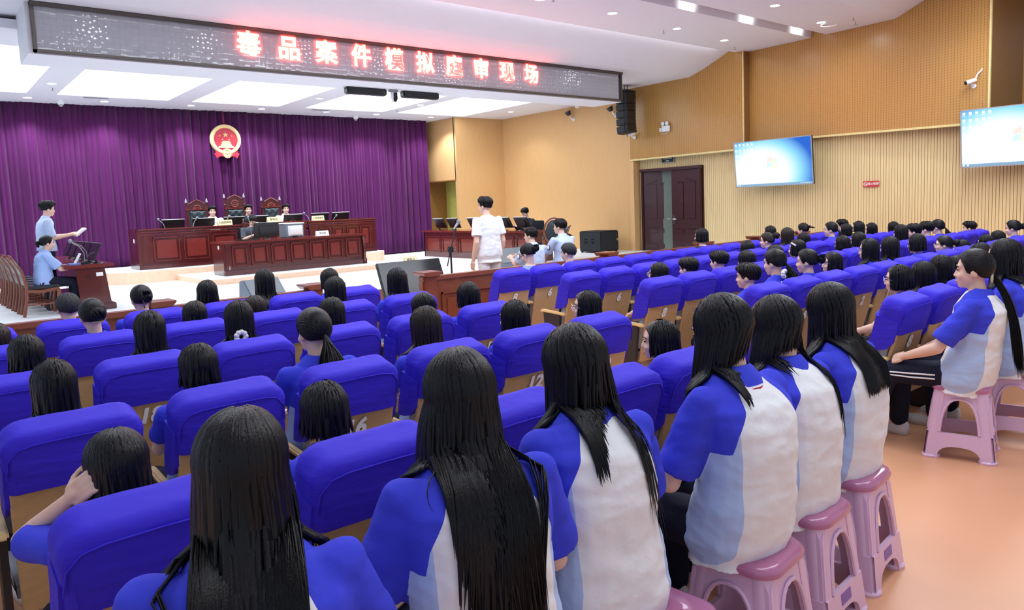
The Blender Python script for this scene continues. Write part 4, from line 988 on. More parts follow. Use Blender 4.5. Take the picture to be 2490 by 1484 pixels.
def chair_proto():
    t = thing('auditorium_chair', 'x', 'chair', (0, 0, 0), 0, 'blue-covered auditorium chairs')
    m = MB(); 
    rs = []
    for d, ins in ((0.0, 0.006), (0.006, 0), (0.018, 0), (0.022, 0.004)):
        p = [(-0.205+ins, 0.0+ins), (0.205-ins, 0.0+ins), (0.218-ins, 0.52), (0.218-ins, 0.66), (-0.218+ins, 0.66), (-0.218+ins, 0.52)]
        rs.append([bk(u, d-0.012*(1-(u/0.25)**2), v) for u, v in p])
    m.rings(rs); m.build('back_panel', 'seat_ply', t)
    m = MB(); shell(m, 0.214, 0.12, 0.70, 0.07, 0.022, 0.10, 0.03); m.build('back_cushion', 'seat_grey', t, smooth=True)
    # cover: cap over the top with two flaps hanging lower at the sides
    m = MB()
    shell(m, 0.232, 0.53, 0.758, 0.08, -0.022, 0.150, 0.032, 0.004)
    for s in (-1, 1):
        rs = []
        for d, lo in ((0.0, 0.47), (0.03, 0.42), (0.09, 0.39), (0.15, 0.37)):
            rs.append([bk(s*0.232, d, lo), bk(s*0.232, d, 0.62), bk(s*0.196, d, 0.62), bk(s*0.196, d, lo+0.01)])
        m.rings(rs)
    me = m.mesh('cover', 'cover_cloth')
    bm = bmesh.new(); bm.from_mesh(me)
    bmesh.ops.subdivide_edges(bm, edges=[e for e in bm.edges if e.calc_length() > 0.09], cuts=5, use_grid_fill=True)
    for v in bm.verts:
        p = v.co*1.0
        n = noise.noise(V((p.x*5, p.y*6, p.z*26)))*0.004 + noise.noise(V((p.x*14+4, p.y*14, p.z*14)))*0.0025
        v.co += v.normal*n
    bm.to_mesh(me); bm.free(); me.polygons.foreach_set('use_smooth', [True]*len(me.polygons)); me.set_sharp_from_angle(angle=math.radians(55))
    link('cover', me, t)
    m = MB(); m.tube([bk(-0.222, -0.020, 0.60), bk(-0.214, -0.022, 0.67), bk(-0.18, -0.024, 0.71), bk(-0.13, -0.026, 0.722), bk(0, -0.028, 0.726), bk(0.13, -0.026, 0.722), bk(0.18, -0.024, 0.71), bk(0.214, -0.022, 0.67), bk(0.222, -0.020, 0.60)], 0.0035, 5); m.build('cover_seam', 'cover_cloth', t, smooth=True)
    m = MB(); m.box((0, 0.44, 0.29), (0.43, 0.46, 0.12)); m.build('seat_cushion', 'seat_grey', t, bevel=0.035)
    for s in (-1, 1):
        a = MB(); 
        a.prism([(0.10, 0.585), (0.42, 0.60), (0.45, 0.59), (0.45, 0.570), (0.40, 0.57), (0.10, 0.555)], lambda u, v, d: V((d, u, v)), s*0.245-0.018, s*0.245+0.018)
        ao = a.build('armrest', 'arm_wood', t, bevel=0.008)
        b = MB(); b.prism([(0.16, 0.56), (0.40, 0.57), (0.36, 0.0), (0.22, 0.0)], lambda u, v, d: V((d, u, v)), s*0.245-0.013, s*0.245+0.013)
        b.build('support', 'arm_black', ao)
    return t
CH = chair_proto(); CH.location = (0, 0, 0)
NUM_ROT = (Matrix.Rotation(TILT, 3, 'X') @ FACE_CAM)
NUM = {}
def num_mesh(n):
    if n not in NUM: NUM[n] = text_mesh(str(n), 0.118, 0.0015, 0.0045, 0.2, mats='number_silver')
    return NUM[n]
note_kids(CH)
ORD = ['first', 'second', 'third', 'fourth', 'fifth', 'sixth', 'seventh', 'eighth', 'ninth', 'tenth', 'eleventh', 'twelfth', 'thirteenth', 'fourteenth', 'fifteenth', 'sixteenth', 'seventeenth']
SEATS = {}
first_chair = [True]
def put_chair(row, x, num, label):
    y = ROWS_Y[row]
    if first_chair[0]: c = CH; first_chair[0] = False
    else: c = dup(CH, (x, y, 0))
    c.location = (x, y, 0); c['label'] = label
    o = link('seat_number', num_mesh(num), c); o.location = bk(0.0, -0.0135, 0.455); o.rotation_euler = NUM_ROT.to_euler()
    SEATS[(row, num)] = x
RN = {1: 'front row by the railing', 2: 'second row', 3: 'third row', 4: 'fourth row', 5: 'rearmost row'}
PIT_L = 0.575
for row, x18 in ((1, 0.88), (2, 0.89), (3, 0.90), (4, 0.985), (5, 1.10)):
    for k, num in enumerate((22, 20, 18, 16, 14, 12, 10)):
        x = x18+PIT_L*(k-2)
        if x < -0.2 or (row == 5 and num == 22): continue
        if row == 5: x = {20: 0.43, 18: 1.08, 16: 1.68, 14: 2.24, 12: 2.76, 10: 3.30}[num]
        put_chair(row, x, num, 'blue-covered chair numbered %d on its back, left block, %s' % (num, RN[row]))
rnums = [8, 6, 4, 2, 1, 3, 5, 7, 9, 11, 13, 15, 17, 19, 21, 23]
for row, x8 in ((1, 5.10), (2, 5.22), (3, 5.18), (4, 5.22), (5, 5.14)):
    for k, num in enumerate(rnums):
        x = x8+0.527*k
        if row == 5 and k > 9: continue
        put_chair(row, x, num, 'blue-covered chair numbered %d on its back, right block, %s' % (num, RN[row]))
# ------------------------------------------------------------------ pink plastic stool
def stool_proto():
    t = thing('plastic_stool', 'x', 'stool', (0, 0, 0), 0, 'pink plastic stools')
    m = MB()
    def sq(h, r, z, n=6):
        pts = []
        for cx, cy, a0 in ((1, 1, 0), (-1, 1, PI/2), (-1, -1, PI), (1, -1, 1.5*PI)):
            for k in range(n):
                a = a0+PI/2*k/(n-1); pts.append(V((cx*(h-r)+r*math.cos(a), cy*(h-r)+r*math.sin(a), z)))
        return pts
    m.rings([sq(0.146, 0.07, 0.422), sq(0.158, 0.075, 0.428), sq(0.161, 0.077, 0.444), sq(0.154, 0.074, 0.460), sq(0.138, 0.065, 0.468), sq(0.08, 0.03, 0.466), sq(0.02, 0.01, 0.464)])
    m.build('seat', 'stool_seat_mauve', t, smooth=True)
    # four flared sides, each a plate with an arch above a cross bar and a cut-out below
    H = 0.432; top, bot = 0.140, 0.188
    def side_pt(u, v, d, q):
        h = top+(bot-top)*(1-v/H)
        x = u*h; y = -h+d
        c, s = math.cos(q*PI/2), math.sin(q*PI/2)
        return V((c*x-s*y, s*x+c*y, v))
    def arch(u0, v0, v1, n=12, e=2.6):
        return [(u0*math.copysign(abs(math.cos(a))**(2/e), math.cos(a)), v0+(v1-v0)*abs(math.sin(a))**(2/e)) for a in [PI*k/n for k in range(n+1)]]
    for q in range(4):
        m = MB(); th = 0.014
        n = 12
        # band round the upper opening: outer outline to arch
        A = arch(0.60, 0.165, 0.375, n)           # from +u to -u
        O = []
        for k in range(n+1):
            t_ = k/n
            if t_ < 0.3: O.append((0.96, 0.165+(H-0.165)*t_/0.3))
            elif t_ > 0.7: O.append((-0.96, 0.165+(H-0.165)*(1-t_)/0.3))
            else: O.append((0.96-1.92*(t_-0.3)/0.4, H))
        vs = []
        for d in (0, th):
            vs += [side_pt(u, v, d, q) for u, v in A] + [side_pt(u, v, d, q) for u, v in O]
        M_ = n+1; fs = []
        for k in range(n):
            fs += [(k, k+1, M_+k+1, M_+k), (2*M_+k, 3*M_+k, 3*M_+k+1, 2*M_+k+1), (k, 2*M_+k, 2*M_+k+1, k+1), (M_+k, M_+k+1, 3*M_+k+1, 3*M_+k)]
        m.add(vs, fs)
        # cross bar with the lower arch
        B = arch(0.62, 0.012, 0.085, n); 
        O2 = [(0.96-1.92*k/n, 0.165) for k in range(n+1)]
        O2[0] = (0.96, 0.165); O2[-1] = (-0.96, 0.165)
        vs = []
        Bx = [(0.96, 0.0)] + [(u, max(0.0, v)) for u, v in B] + [(-0.96, 0.0)]
        Bx[1] = (0.62, 0.0); Bx[-2] = (-0.62, 0.0)
        O2 = [(0.96, 0.165)] + [(0.96*(1-2*k/n), 0.165) for k in range(n+1)] + [(-0.96, 0.165)]
        M2 = len(Bx)
        for d in (-0.006, th): vs += [side_pt(u, v, d, q) for u, v in Bx] + [side_pt(u, v, d, q) for u, v in O2]
        fs = []
        for k in range(M2-1):
            fs += [(k, k+1, M2+k+1, M2+k), (2*M2+k, 3*M2+k, 3*M2+k+1, 2*M2+k+1), (k, 2*M2+k, 2*M2+k+1, k+1), (M2+k, M2+k+1, 3*M2+k+1, 3*M2+k)]
        m.add(vs, fs)
        so = m.build('side_panel', 'stool_frame_pink', t, smooth=True)
        r = MB(); r.tube([side_pt(u*1.04, v+0.004, -0.004, q) for u, v in A], 0.008, 6); r.build('arch_rim', 'stool_frame_pink', so, smooth=True)
        # corner leg
        lg = MB(); pts = []; 
        rs = []
        for v in (0.0, 0.02, 0.1, 0.2, 0.3, 0.42, H):
            h = top+(bot-top)*(1-v/H); ring = []
            for k in range(9):
                a = -PI/2-0.35 + (PI/2+0.7)*k/8 - 0.0
                ring.append((h-0.042 + 0.047*math.cos(a), -(h-0.042) + 0.047*math.sin(a), v))
            ring += [(h-0.042+0.030*math.cos(a), -(h-0.042)+0.030*math.sin(a), v) for a in [-PI/2-0.35+(PI/2+0.7)*k/8 for k in range(8, -1, -1)]]
            c, s = math.cos(q*PI/2), math.sin(q*PI/2)
            rs.append([V((c*x-s*y, s*x+c*y, z)) for x, y, z in ring])
        lg.rings(rs); lo = lg.build('leg', 'stool_frame_pink', t, smooth=True)
        f = MB(); c, s = math.cos(q*PI/2), math.sin(q*PI/2); x, y = bot-0.036, -(bot-0.036)
        f.lathe((c*x-s*y, s*x+c*y, 0), [(0.002, 0.0), (0.05, 0.0), (0.052, 0.012), (0.046, 0.02), (0.002, 0.02)], 16); f.build('foot', 'stool_frame_pink', lo, smooth=True)
        if q == 0: MB().prism([(-0.26, 0.105), (0.26, 0.105), (0.26, 0.148), (-0.26, 0.148)], lambda u, v, d: side_pt(u, v, d, 0), -0.0075, -0.005).build('sticker', 'stool_label', t)
    return t
ST = stool_proto(); note_kids(ST)
STOOLS = [(0.62, 1.38, 0.15, 'pink stool under the girl with long black hair at the bottom left'),
          (1.12, 1.40, 0.1, 'pink stool under the girl with streaming waist-length hair'),
          (1.62, 1.36, 0.1, 'pink stool mostly cut by the bottom edge, under the girl with a thin strand'),
          (2.19, 1.40, 0.12, 'pink stool nearest the camera, under the girl with the ink spot on her shirt'),
          (2.66, 1.46, 0.08, 'pink stool second of the three stools along the open floor'),
          (3.12, 1.50, 0.10, 'pink stool with red shaded legs beside the open salmon floor'),
          (5.04, 1.68, 0.25, 'pink stool with purple sticker under the girl with the waist-long ponytail'),
          (5.62, 1.55, 0.2, 'pink stool at the right edge behind the one with a purple sticker')]
for i, (x, y, rz, lb) in enumerate(STOOLS):
    c = ST if i == 0 else dup(ST, (x, y, 0), rz)
    c.location = (x, y, 0); c.rotation_euler = (0, 0, rz); c['label'] = lb
# ------------------------------------------------------------------ people
def remesh(mb, vox, smooth_it=4, name='r'):
    me = mb.mesh(name, 'skin')
    o = bpy.data.objects.new('tmp', me); COL.objects.link(o)
    md = o.modifiers.new('r', 'REMESH'); md.mode = 'VOXEL'; md.voxel_size = vox
    if smooth_it:
        s = o.modifiers.new('s', 'SMOOTH'); s.factor = 0.5; s.iterations = smooth_it
    dg = bpy.context.evaluated_depsgraph_get()
    out = bpy.data.meshes.new_from_object(o.evaluated_get(dg))
    bpy.data.objects.remove(o); bpy.data.meshes.remove(me)
    out.polygons.foreach_set('use_smooth', [True]*len(out.polygons))
    return out
def coords(me):
    a = np.empty(len(me.vertices)*3); me.vertices.foreach_get('co', a); return a.reshape(-1, 3)
def seg_dist(p, a, b):
    a = np.array(a); b = np.array(b); d = b-a; t = np.clip(((p-a)@d)/(d@d), 0, 1)
    return np.linalg.norm(p-(a+t[:, None]*d), axis=1), t
TORSO = [(-0.10, .150, .105), (-0.04, .170, .125), (0.03, .168, .125), (0.10, .150, .112), (0.18, .138, .100), (0.26, .142, .102), (0.34, .156, .108), (0.41, .160, .104), (0.455, .140, .090), (0.485, .098, .070), (0.505, .062, .056)]
class Pose:
    """joints of a figure: local origin on the floor under the hips, facing +Y"""
    def __init__(s, hs=0.42, lean=0, hunch=0.02, hyaw=0, hpitch=0, hroll=0, stand=False, wide=1.0, sc=1.0, neck=0.085, lat=0, arms=None, legs=None, male=False):
        s.sc = sc; s.male = male; s.wide = wide; s.stand = stand
        L = math.radians(lean)
        s.P = V((0, 0, hs+0.09))
        la = math.radians(lat)
        s.u = V((math.sin(la), math.sin(L), math.cos(L))).normalized(); s.f = V((0, math.cos(L), -math.sin(L))); s.f = (s.f - s.u*s.f.dot(s.u)).normalized(); s.r = s.f.cross(s.u)
        s.hunch = hunch
        s.N = s.at(0.495)
        nd = (s.u*1.0 + V((0, 0.25, 0.9)))
        nd.normalize(); s.nd = nd
        s.H = s.N + nd*neck + V((0, 0.035, 0)) + V((0, 0, 0.055))
        s.HR = Matrix.Rotation(math.radians(hyaw), 3, 'Z') @ Matrix.Rotation(math.radians(hpitch), 3, 'X') @ Matrix.Rotation(math.radians(hroll), 3, 'Y')
        s.hyaw = hyaw
        sw = 0.168*wide + (0.03 if male else 0)
        s.S = [s.at(0.435) + s.r*(q*sw) for q in (-1, 1)]
        if arms is None: arms = [(V((-0.215*wide, 0.10, hs+0.30)), V((-0.10, 0.30, hs+0.22))), (V((0.215*wide, 0.10, hs+0.30)), V((0.10, 0.30, hs+0.22)))]
        s.A = arms
        if legs is None:
            if stand: legs = [[V((-0.095, 0, hs+0.06)), V((-0.10, 0.01, hs*0.52)), V((-0.105, -0.02, 0.075)), V((-0.12, 0.13, 0.03))], [V((0.095, 0, hs+0.06)), V((0.10, 0.01, hs*0.52)), V((0.105, -0.02, 0.075)), V((0.12, 0.13, 0.03))]]
            else: legs = [[V((-0.09, 0.02, hs+0.075)), V((-0.13, 0.42, hs+0.05)), V((-0.12, 0.40, 0.075)), V((-0.13, 0.53, 0.035))], [V((0.09, 0.02, hs+0.075)), V((0.13, 0.42, hs+0.05)), V((0.12, 0.40, 0.075)), V((0.13, 0.53, 0.035))]]
        s.LG = legs
    def at(s, t):
        tt = max(0, min(1, t/0.5)); return s.P + s.u*t - s.f*(s.hunch*math.sin(PI*tt))
    def ring(s, t, rx, ry, n=20, e=2.4, dy=0.0):
        c = s.at(t); out = []
        for k in range(n):
            a = 2*PI*k/n; ca, sa = math.cos(a), math.sin(a)
            x = rx*s.wide*math.copysign(abs(ca)**(2/e), ca); y = ry*math.copysign(abs(sa)**(2/e), sa)
            out.append(c + s.r*x + s.f*(y+dy))
        return out
    def head_pt(s, x, y, z): return s.H + s.HR @ V((x, y, z))
def hand(mb, w, elbow, palm_n, curl=0.5, s=1.0, thumb_side=1):
    """hand at wrist w continuing from the elbow; palm_n is where the palm faces"""
    d = (V(w)-V(elbow)).normalized(); n = V(palm_n); n = (n - d*n.dot(d)).normalized(); x = d.cross(n)*thumb_side
    w = V(w)
    def P(a, b, c): return w + d*a*s + x*b*s + n*c*s
    mb.cone(P(0.0, 0, 0), P(0.045, 0, 0), 0.024*s, 0.024*s)
    for i in range(4): mb.cone(P(0.03, -0.028+0.018*i, 0), P(0.085, -0.031+0.0205*i, 0.0), 0.014*s, 0.0125*s, 8)
    Ln = (0.060, 0.075, 0.080, 0.072)
    for i in range(4):
        b = -0.033+0.022*i; p0 = V((0.085, b, 0)); a = 0.0; ln = Ln[i]*s/s
        prev = p0
        for k, fr in enumerate((0.45, 0.32, 0.23)):
            a += curl*(0.6+0.15*k) if k else curl*0.7
            nx = prev + V((math.cos(a)*ln*fr, 0.002*(i-1.5), math.sin(a)*ln*fr))
            mb.cone(P(*prev), P(*nx), (0.0092-0.0012*k)*s, (0.0084-0.0012*k)*s, 8); prev = nx
    t0 = V((0.02, 0.028, 0.006)); t1 = V((0.055, 0.058, 0.022)); t2 = V((0.085, 0.068, 0.034))
    mb.cone(P(*t0), P(*t1), 0.014*s, 0.0105*s, 8); mb.cone(P(*t1), P(*t2), 0.0105*s, 0.008*s, 8)
def head_parts(mb, p):
    hp = p.head_pt; R_ = p.HR
    mb.ell(hp(0, -0.012, 0.028), (0.074, 0.092, 0.088), R_, 20, 14)
    mb.ell(hp(0, 0.020, -0.028), (0.061, 0.064, 0.076), R_, 20, 14)
    mb.ell(hp(0, 0.024, -0.070), (0.043, 0.048, 0.036), R_, 16, 10)
    mb.ell(hp(0, 0.060, -0.094), (0.018, 0.016, 0.015), R_, 12, 8)
    mb.cone(hp(0, 0.078, 0.008), hp(0, 0.094, -0.029), 0.007, 0.0095, 10)
    for q in (-1, 1):
        mb.ell(hp(q*0.009, 0.088, -0.033), (0.008, 0.009, 0.007), R_, 10, 8)
        mb.ell(hp(q*0.074, -0.008, -0.012), (0.010, 0.020, 0.031), R_ @ Matrix.Rotation(-0.25, 3, 'X'), 12, 8)
        mb.ell(hp(q*0.036, 0.062, -0.030), (0.024, 0.022, 0.022), R_, 12, 8)
        mb.ell(hp(q*0.028, 0.070, 0.030), (0.026, 0.013, 0.012), R_, 12, 8)
    mb.ell(hp(0, 0.077, -0.061), (0.018, 0.010, 0.007), R_, 12, 8)
    mb.ell(hp(0, 0.075, -0.073), (0.016, 0.010, 0.007), R_, 12, 8)
def body_mesh(p, vox=0.009, hands=True, hand_n=None):
    mb = MB()
    mb.rings([p.ring(t, rx*0.97, ry*0.97) for t, rx, ry in TORSO])
    mb.cone(p.at(0.46), p.head_pt(0, -0.015, -0.06), 0.056 if p.male else 0.050, 0.052 if p.male else 0.047)
    head_parts(mb, p)
    am = 1.15 if p.male else 1.0
    for q, (S, (E, Wr)) in enumerate(zip(p.S, p.A)):
        mb.cone(p.at(0.39)+(S-p.at(0.435))*0.5, S-p.u*0.012, 0.044, 0.038*am)
        mb.cone(S-p.u*0.012, E, 0.039*am, 0.034*am); mb.cone(E, E+(Wr-E)*0.35, 0.037*am, 0.036*am); mb.cone(E+(Wr-E)*0.3, Wr, 0.036*am, 0.024*am)
        if hands:
            hn = hand_n[q] if hand_n else V((0.6 if q == 0 else -0.6, 0.2, -0.6))
            d_ = (V(Wr)-V(E)).normalized(); cand = d_.cross(V(hn))
            side = 1 if cand.dot(V((1 if q == 0 else -1, 0, 0.6))) > 0 else -1
            hand(mb, Wr, E, hn, 0.45, 0.95*am, side)
    for lg in p.LG:
        mb.cone(lg[0], lg[1], 0.078, 0.052); mb.cone(lg[1], lg[1]+(lg[2]-lg[1])*0.35, 0.050, 0.050); mb.cone(lg[1]+(lg[2]-lg[1])*0.3, lg[2], 0.050, 0.036); mb.cone(lg[2], lg[3], 0.036, 0.03)
    me = remesh(mb, vox, 3, 'body'); me.materials.clear(); me.materials.append(MATS['skin']); return me
def face_bits(p, par):
    for q in (-1, 1):
        MB().ell(p.head_pt(q*0.029, 0.0795, 0.006), (0.0115, 0.006, 0.0055), p.HR, 10, 8).build('eye', 'eye_dark', par, smooth=True)
        MB().tube([p.head_pt(q*0.014, 0.086, 0.028), p.head_pt(q*0.030, 0.084, 0.033), p.head_pt(q*0.047, 0.073, 0.028)], 0.003, 5).build('eyebrow', 'hair_black', par, smooth=True)
    m = MB(); m.ell(p.head_pt(0, 0.0845, -0.0670), (0.014, 0.004, 0.0055), p.HR, 10, 8); m.build('lips', 'lip', par, smooth=True)
def wrinkle(me, amp=0.004, f=(8, 8, 11), seed=0):
    c = coords(me); n = np.empty(len(c)*3); me.vertex_normals.foreach_get('vector', n); n = n.reshape(-1, 3)
    for i in range(len(c)):
        p_ = V((c[i][0]*f[0]+seed, c[i][1]*f[1], c[i][2]*f[2]))
        p2 = V((p_.x*0.5+p_.z*1.5, p_.y*1.0, p_.z*0.6-p_.x*1.2)); k = noise.noise(p2)*amp*0.8 + noise.noise(p_*0.45)*amp*1.4 - abs(noise.noise(p2*1.3))*amp*0.8
        c[i] += n[i]*k
    me.vertices.foreach_set('co', c.reshape(-1)); me.update()
def shirt_mesh(p, vox=0.009, loose=1.0, sleeve=0.62, hem=-0.10, mats='school_shirt', wr=0.004, seed=0, sl_r=1.0, long=False):
    mb = MB()
    o = 0.016*loose
    ts = [x for x in TORSO if x[0] >= hem-0.001]
    if hem < -0.10: ts = [(hem, TORSO[0][1]+0.012, TORSO[0][2]+0.015)] + ts
    rs = []
    for t, rx, ry in ts:
        k = 1.0 if t < 0.44 else 0.35
        belly = 0.012*loose*(1 if 0.05 < t < 0.3 else 0.4)
        rs.append(p.ring(t, rx+(o+belly)*k, ry+(o+belly*0.8)*k, e=2.5))
    mb.rings(rs)
    for S, (E, Wr) in zip(p.S, p.A):
        e = S+(E-S)*sleeve
        mb.cone(p.at(0.40)+(S-p.at(0.435))*0.45, S, 0.066, 0.058)
        d = (E-S).normalized()
        r1 = 0.064*sl_r if not long else 0.05
        pts = [S-d*0.01, S+d*0.02, S+(e-S)*0.5, e-d*0.012, e]
        mb.tube(pts, [0.054, 0.058, 0.061*sl_r, r1+0.002, r1-0.002], 16)
        if long: mb.cone(e, Wr, 0.048, 0.032)
    me = remesh(mb, vox, 5, 'shirt'); me.materials.clear(); me.materials.append(MATS[mats])
    if mats == 'school_shirt':
        c = coords(me)
        rel = c - np.array(p.P); U = np.array(p.u); R_ = np.array(p.r)
        t = rel@U; x = np.abs(rel@R_)
        dmin = np.full(len(c), 9.0)
        for S, (E, Wr) in zip(p.S, p.A):
            e = S+(E-S)*1.0; d, tt = seg_dist(c, S+(E-S)*0.10, e); dmin = np.minimum(dmin, d)
        wb = np.interp(t, [0.26, 0.34, 0.44, 0.50], [0.165, 0.148, 0.095, 0.060])*p.wide
        f1 = np.minimum(x-wb, t-0.285)*1.0
        f2 = np.minimum(0.080-dmin, x-0.13*p.wide)
        at = me.attributes.new('sleeve_seam', 'FLOAT', 'POINT'); at.data.foreach_set('value', np.maximum(f1, f2))
        ws = np.interp(t, [-0.14, -0.06, 0.05, 0.3], [0.21, 0.150, 0.138, 0.142])*p.wide
        at = me.attributes.new('side_seam', 'FLOAT', 'POINT'); at.data.foreach_set('value', x-ws)
    if wr: wrinkle(me, wr, seed=seed)
    return me
def collar_mesh(p, cols=('polo_blue', 'stripe_white', 'stripe_red')):
    m = MB()
    def rg(t, rx, ry, up, n=26):
        c = p.at(t)+p.nd*up*0; out = []
        for k in range(n):
            a = 2*PI*k/n; fr = max(0, math.sin(a))
            out.append(c + p.r*(rx*math.cos(a)) + p.f*(ry*math.sin(a)+0.012) + p.u*(up - 0.045*fr))
        return out
    w = p.wide
    m.rings([rg(0.492, 0.060*w, 0.062, 0.042), rg(0.490, 0.074*w, 0.073, 0.034), rg(0.484, 0.108*w, 0.090, 0.004), rg(0.478, 0.122*w, 0.098, -0.006)], caps=False)
    m.mi = 1; m.rings([rg(0.478, 0.1222*w, 0.0982, -0.006), rg(0.476, 0.1255*w, 0.101, -0.010)], caps=False)
    m.mi = 2; m.rings([rg(0.476, 0.1255*w, 0.101, -0.010), rg(0.473, 0.130*w, 0.1045, -0.016)], caps=False)
    m.mi = 0; m.rings([rg(0.492, 0.056*w, 0.056, 0.041), rg(0.47, 0.06*w, 0.06, -0.02)], caps=False)
    return m.mesh('collar', list(cols), 'all')
def trouser_mesh(p, mats='trouser_navy', vox=0.011, seed=1):
    mb = MB()
    mb.rings([p.ring(t, rx+0.008, ry+0.01) for t, rx, ry in (TORSO[:4] if not p.stand else [(-0.1, .145, .10), (-.04, .150, .108), (.03, .150, .106), (.1, .142, .10)])])
    for lg in p.LG:
        mb.cone(lg[0], lg[1], 0.095, 0.072); mb.cone(lg[1], lg[2]+(lg[1]-lg[2])*0.05, 0.070, 0.058)
        if not p.stand: mb.cone(lg[0]-V((0, .05, 0)), lg[0], 0.1, 0.095)
    me = remesh(mb, vox, 4, 'trousers'); me.materials.clear(); me.materials.append(MATS[mats]); wrinkle(me, 0.004, seed=seed); return me
def shoe_meshes(p, mats='shoe_white'):
    out = []
    for lg in p.LG:
        a = lg[2]; d = (lg[3]-lg[2]); d.z = 0; d.normalize(); s = d.cross(V((0, 0, 1)))
        mb = MB(); h = a - V((0, 0, a.z))
        rs = []
        for t, w, hh in ((-0.065, 0.014, 0.06), (-0.06, 0.036, 0.085), (0.0, 0.043, 0.10), (0.06, 0.046, 0.09), (0.12, 0.050, 0.066), (0.175, 0.042, 0.055), (0.20, 0.014, 0.035)):
            rs.append([h+d*t+s*(w*math.cos(k))+V((0, 0, 0.002+hh*max(0, math.sin(k)))) if True else None for k in [2*PI*i/14 for i in range(14)]])
        mb.rings(rs); out.append(mb.mesh('shoe', mats, 'all'))
    return out
# ---- hair
HC = V((0, -0.010, 0.030)); HRAD = V((0.084, 0.103, 0.099))
def ell_pt(az, el, k=1.0):
    """head-local point on the hair shell; az 0 = face, pi = back"""
    return V((HC.x + HRAD.x*k*math.cos(el)*math.sin(az), HC.y + HRAD.y*k*math.cos(el)*math.cos(az), HC.z + HRAD.z*k*math.sin(el)))
def lock(mb, pts, w, nrm, th=0.3, n=4):
    N_ = len(pts); rad = []
    for i in range(N_):
        t = i/(N_-1); rad.append(w*(0.5+0.5*min(1, t*6))*(1.0 if t < 0.72 else max(0.06, 1-(t-0.72)/0.28)))
    mb.tube(pts, rad, n, th, nrm, caps=False)
def collide(q, p, mrg=0.012, fwd=False):
    """push a point out of the clothed torso and shoulders (figure space)"""
    rel = q-p.P; t = rel.dot(p.u)
    if -0.15 < t < 0.52:
        c = p.at(t); d = q-c; x = d.dot(p.r); y = d.dot(p.f)
        rx = np.interp(t, [a[0] for a in TORSO], [a[1] for a in TORSO])*p.wide+0.028+mrg; ry = np.interp(t, [a[0] for a in TORSO], [a[2] for a in TORSO])+0.026+mrg
        k = (abs(x)/rx)**2.3+(abs(y)/ry)**2.3
        if k < 1:
            if y < 0.02 and not fwd: yy = -ry*(max(0, 1-(min(1, abs(x)/rx))**2.3))**(1/2.3); q = c+p.r*x+p.f*min(y, yy)+p.u*(t-(c-p.P).dot(p.u))
            else:
                s = 1/(k**(1/2.3)+1e-6); q = c+p.r*(x*s)+p.f*(y*s)+p.u*(t-(c-p.P).dot(p.u))
    for S, (E, Wr) in zip(p.S, p.A):
        d = E-S; tt = max(0, min(1, (q-S).dot(d)/d.dot(d))); c = S+d*tt; v = q-c; R_ = 0.066+mrg
        if v.length < R_:
            vf = v.dot(p.f); vp = v-p.f*vf; need = math.sqrt(max(0, R_*R_-vp.length_squared))
            q = c+vp+p.f*(need if fwd else -need)
    return q
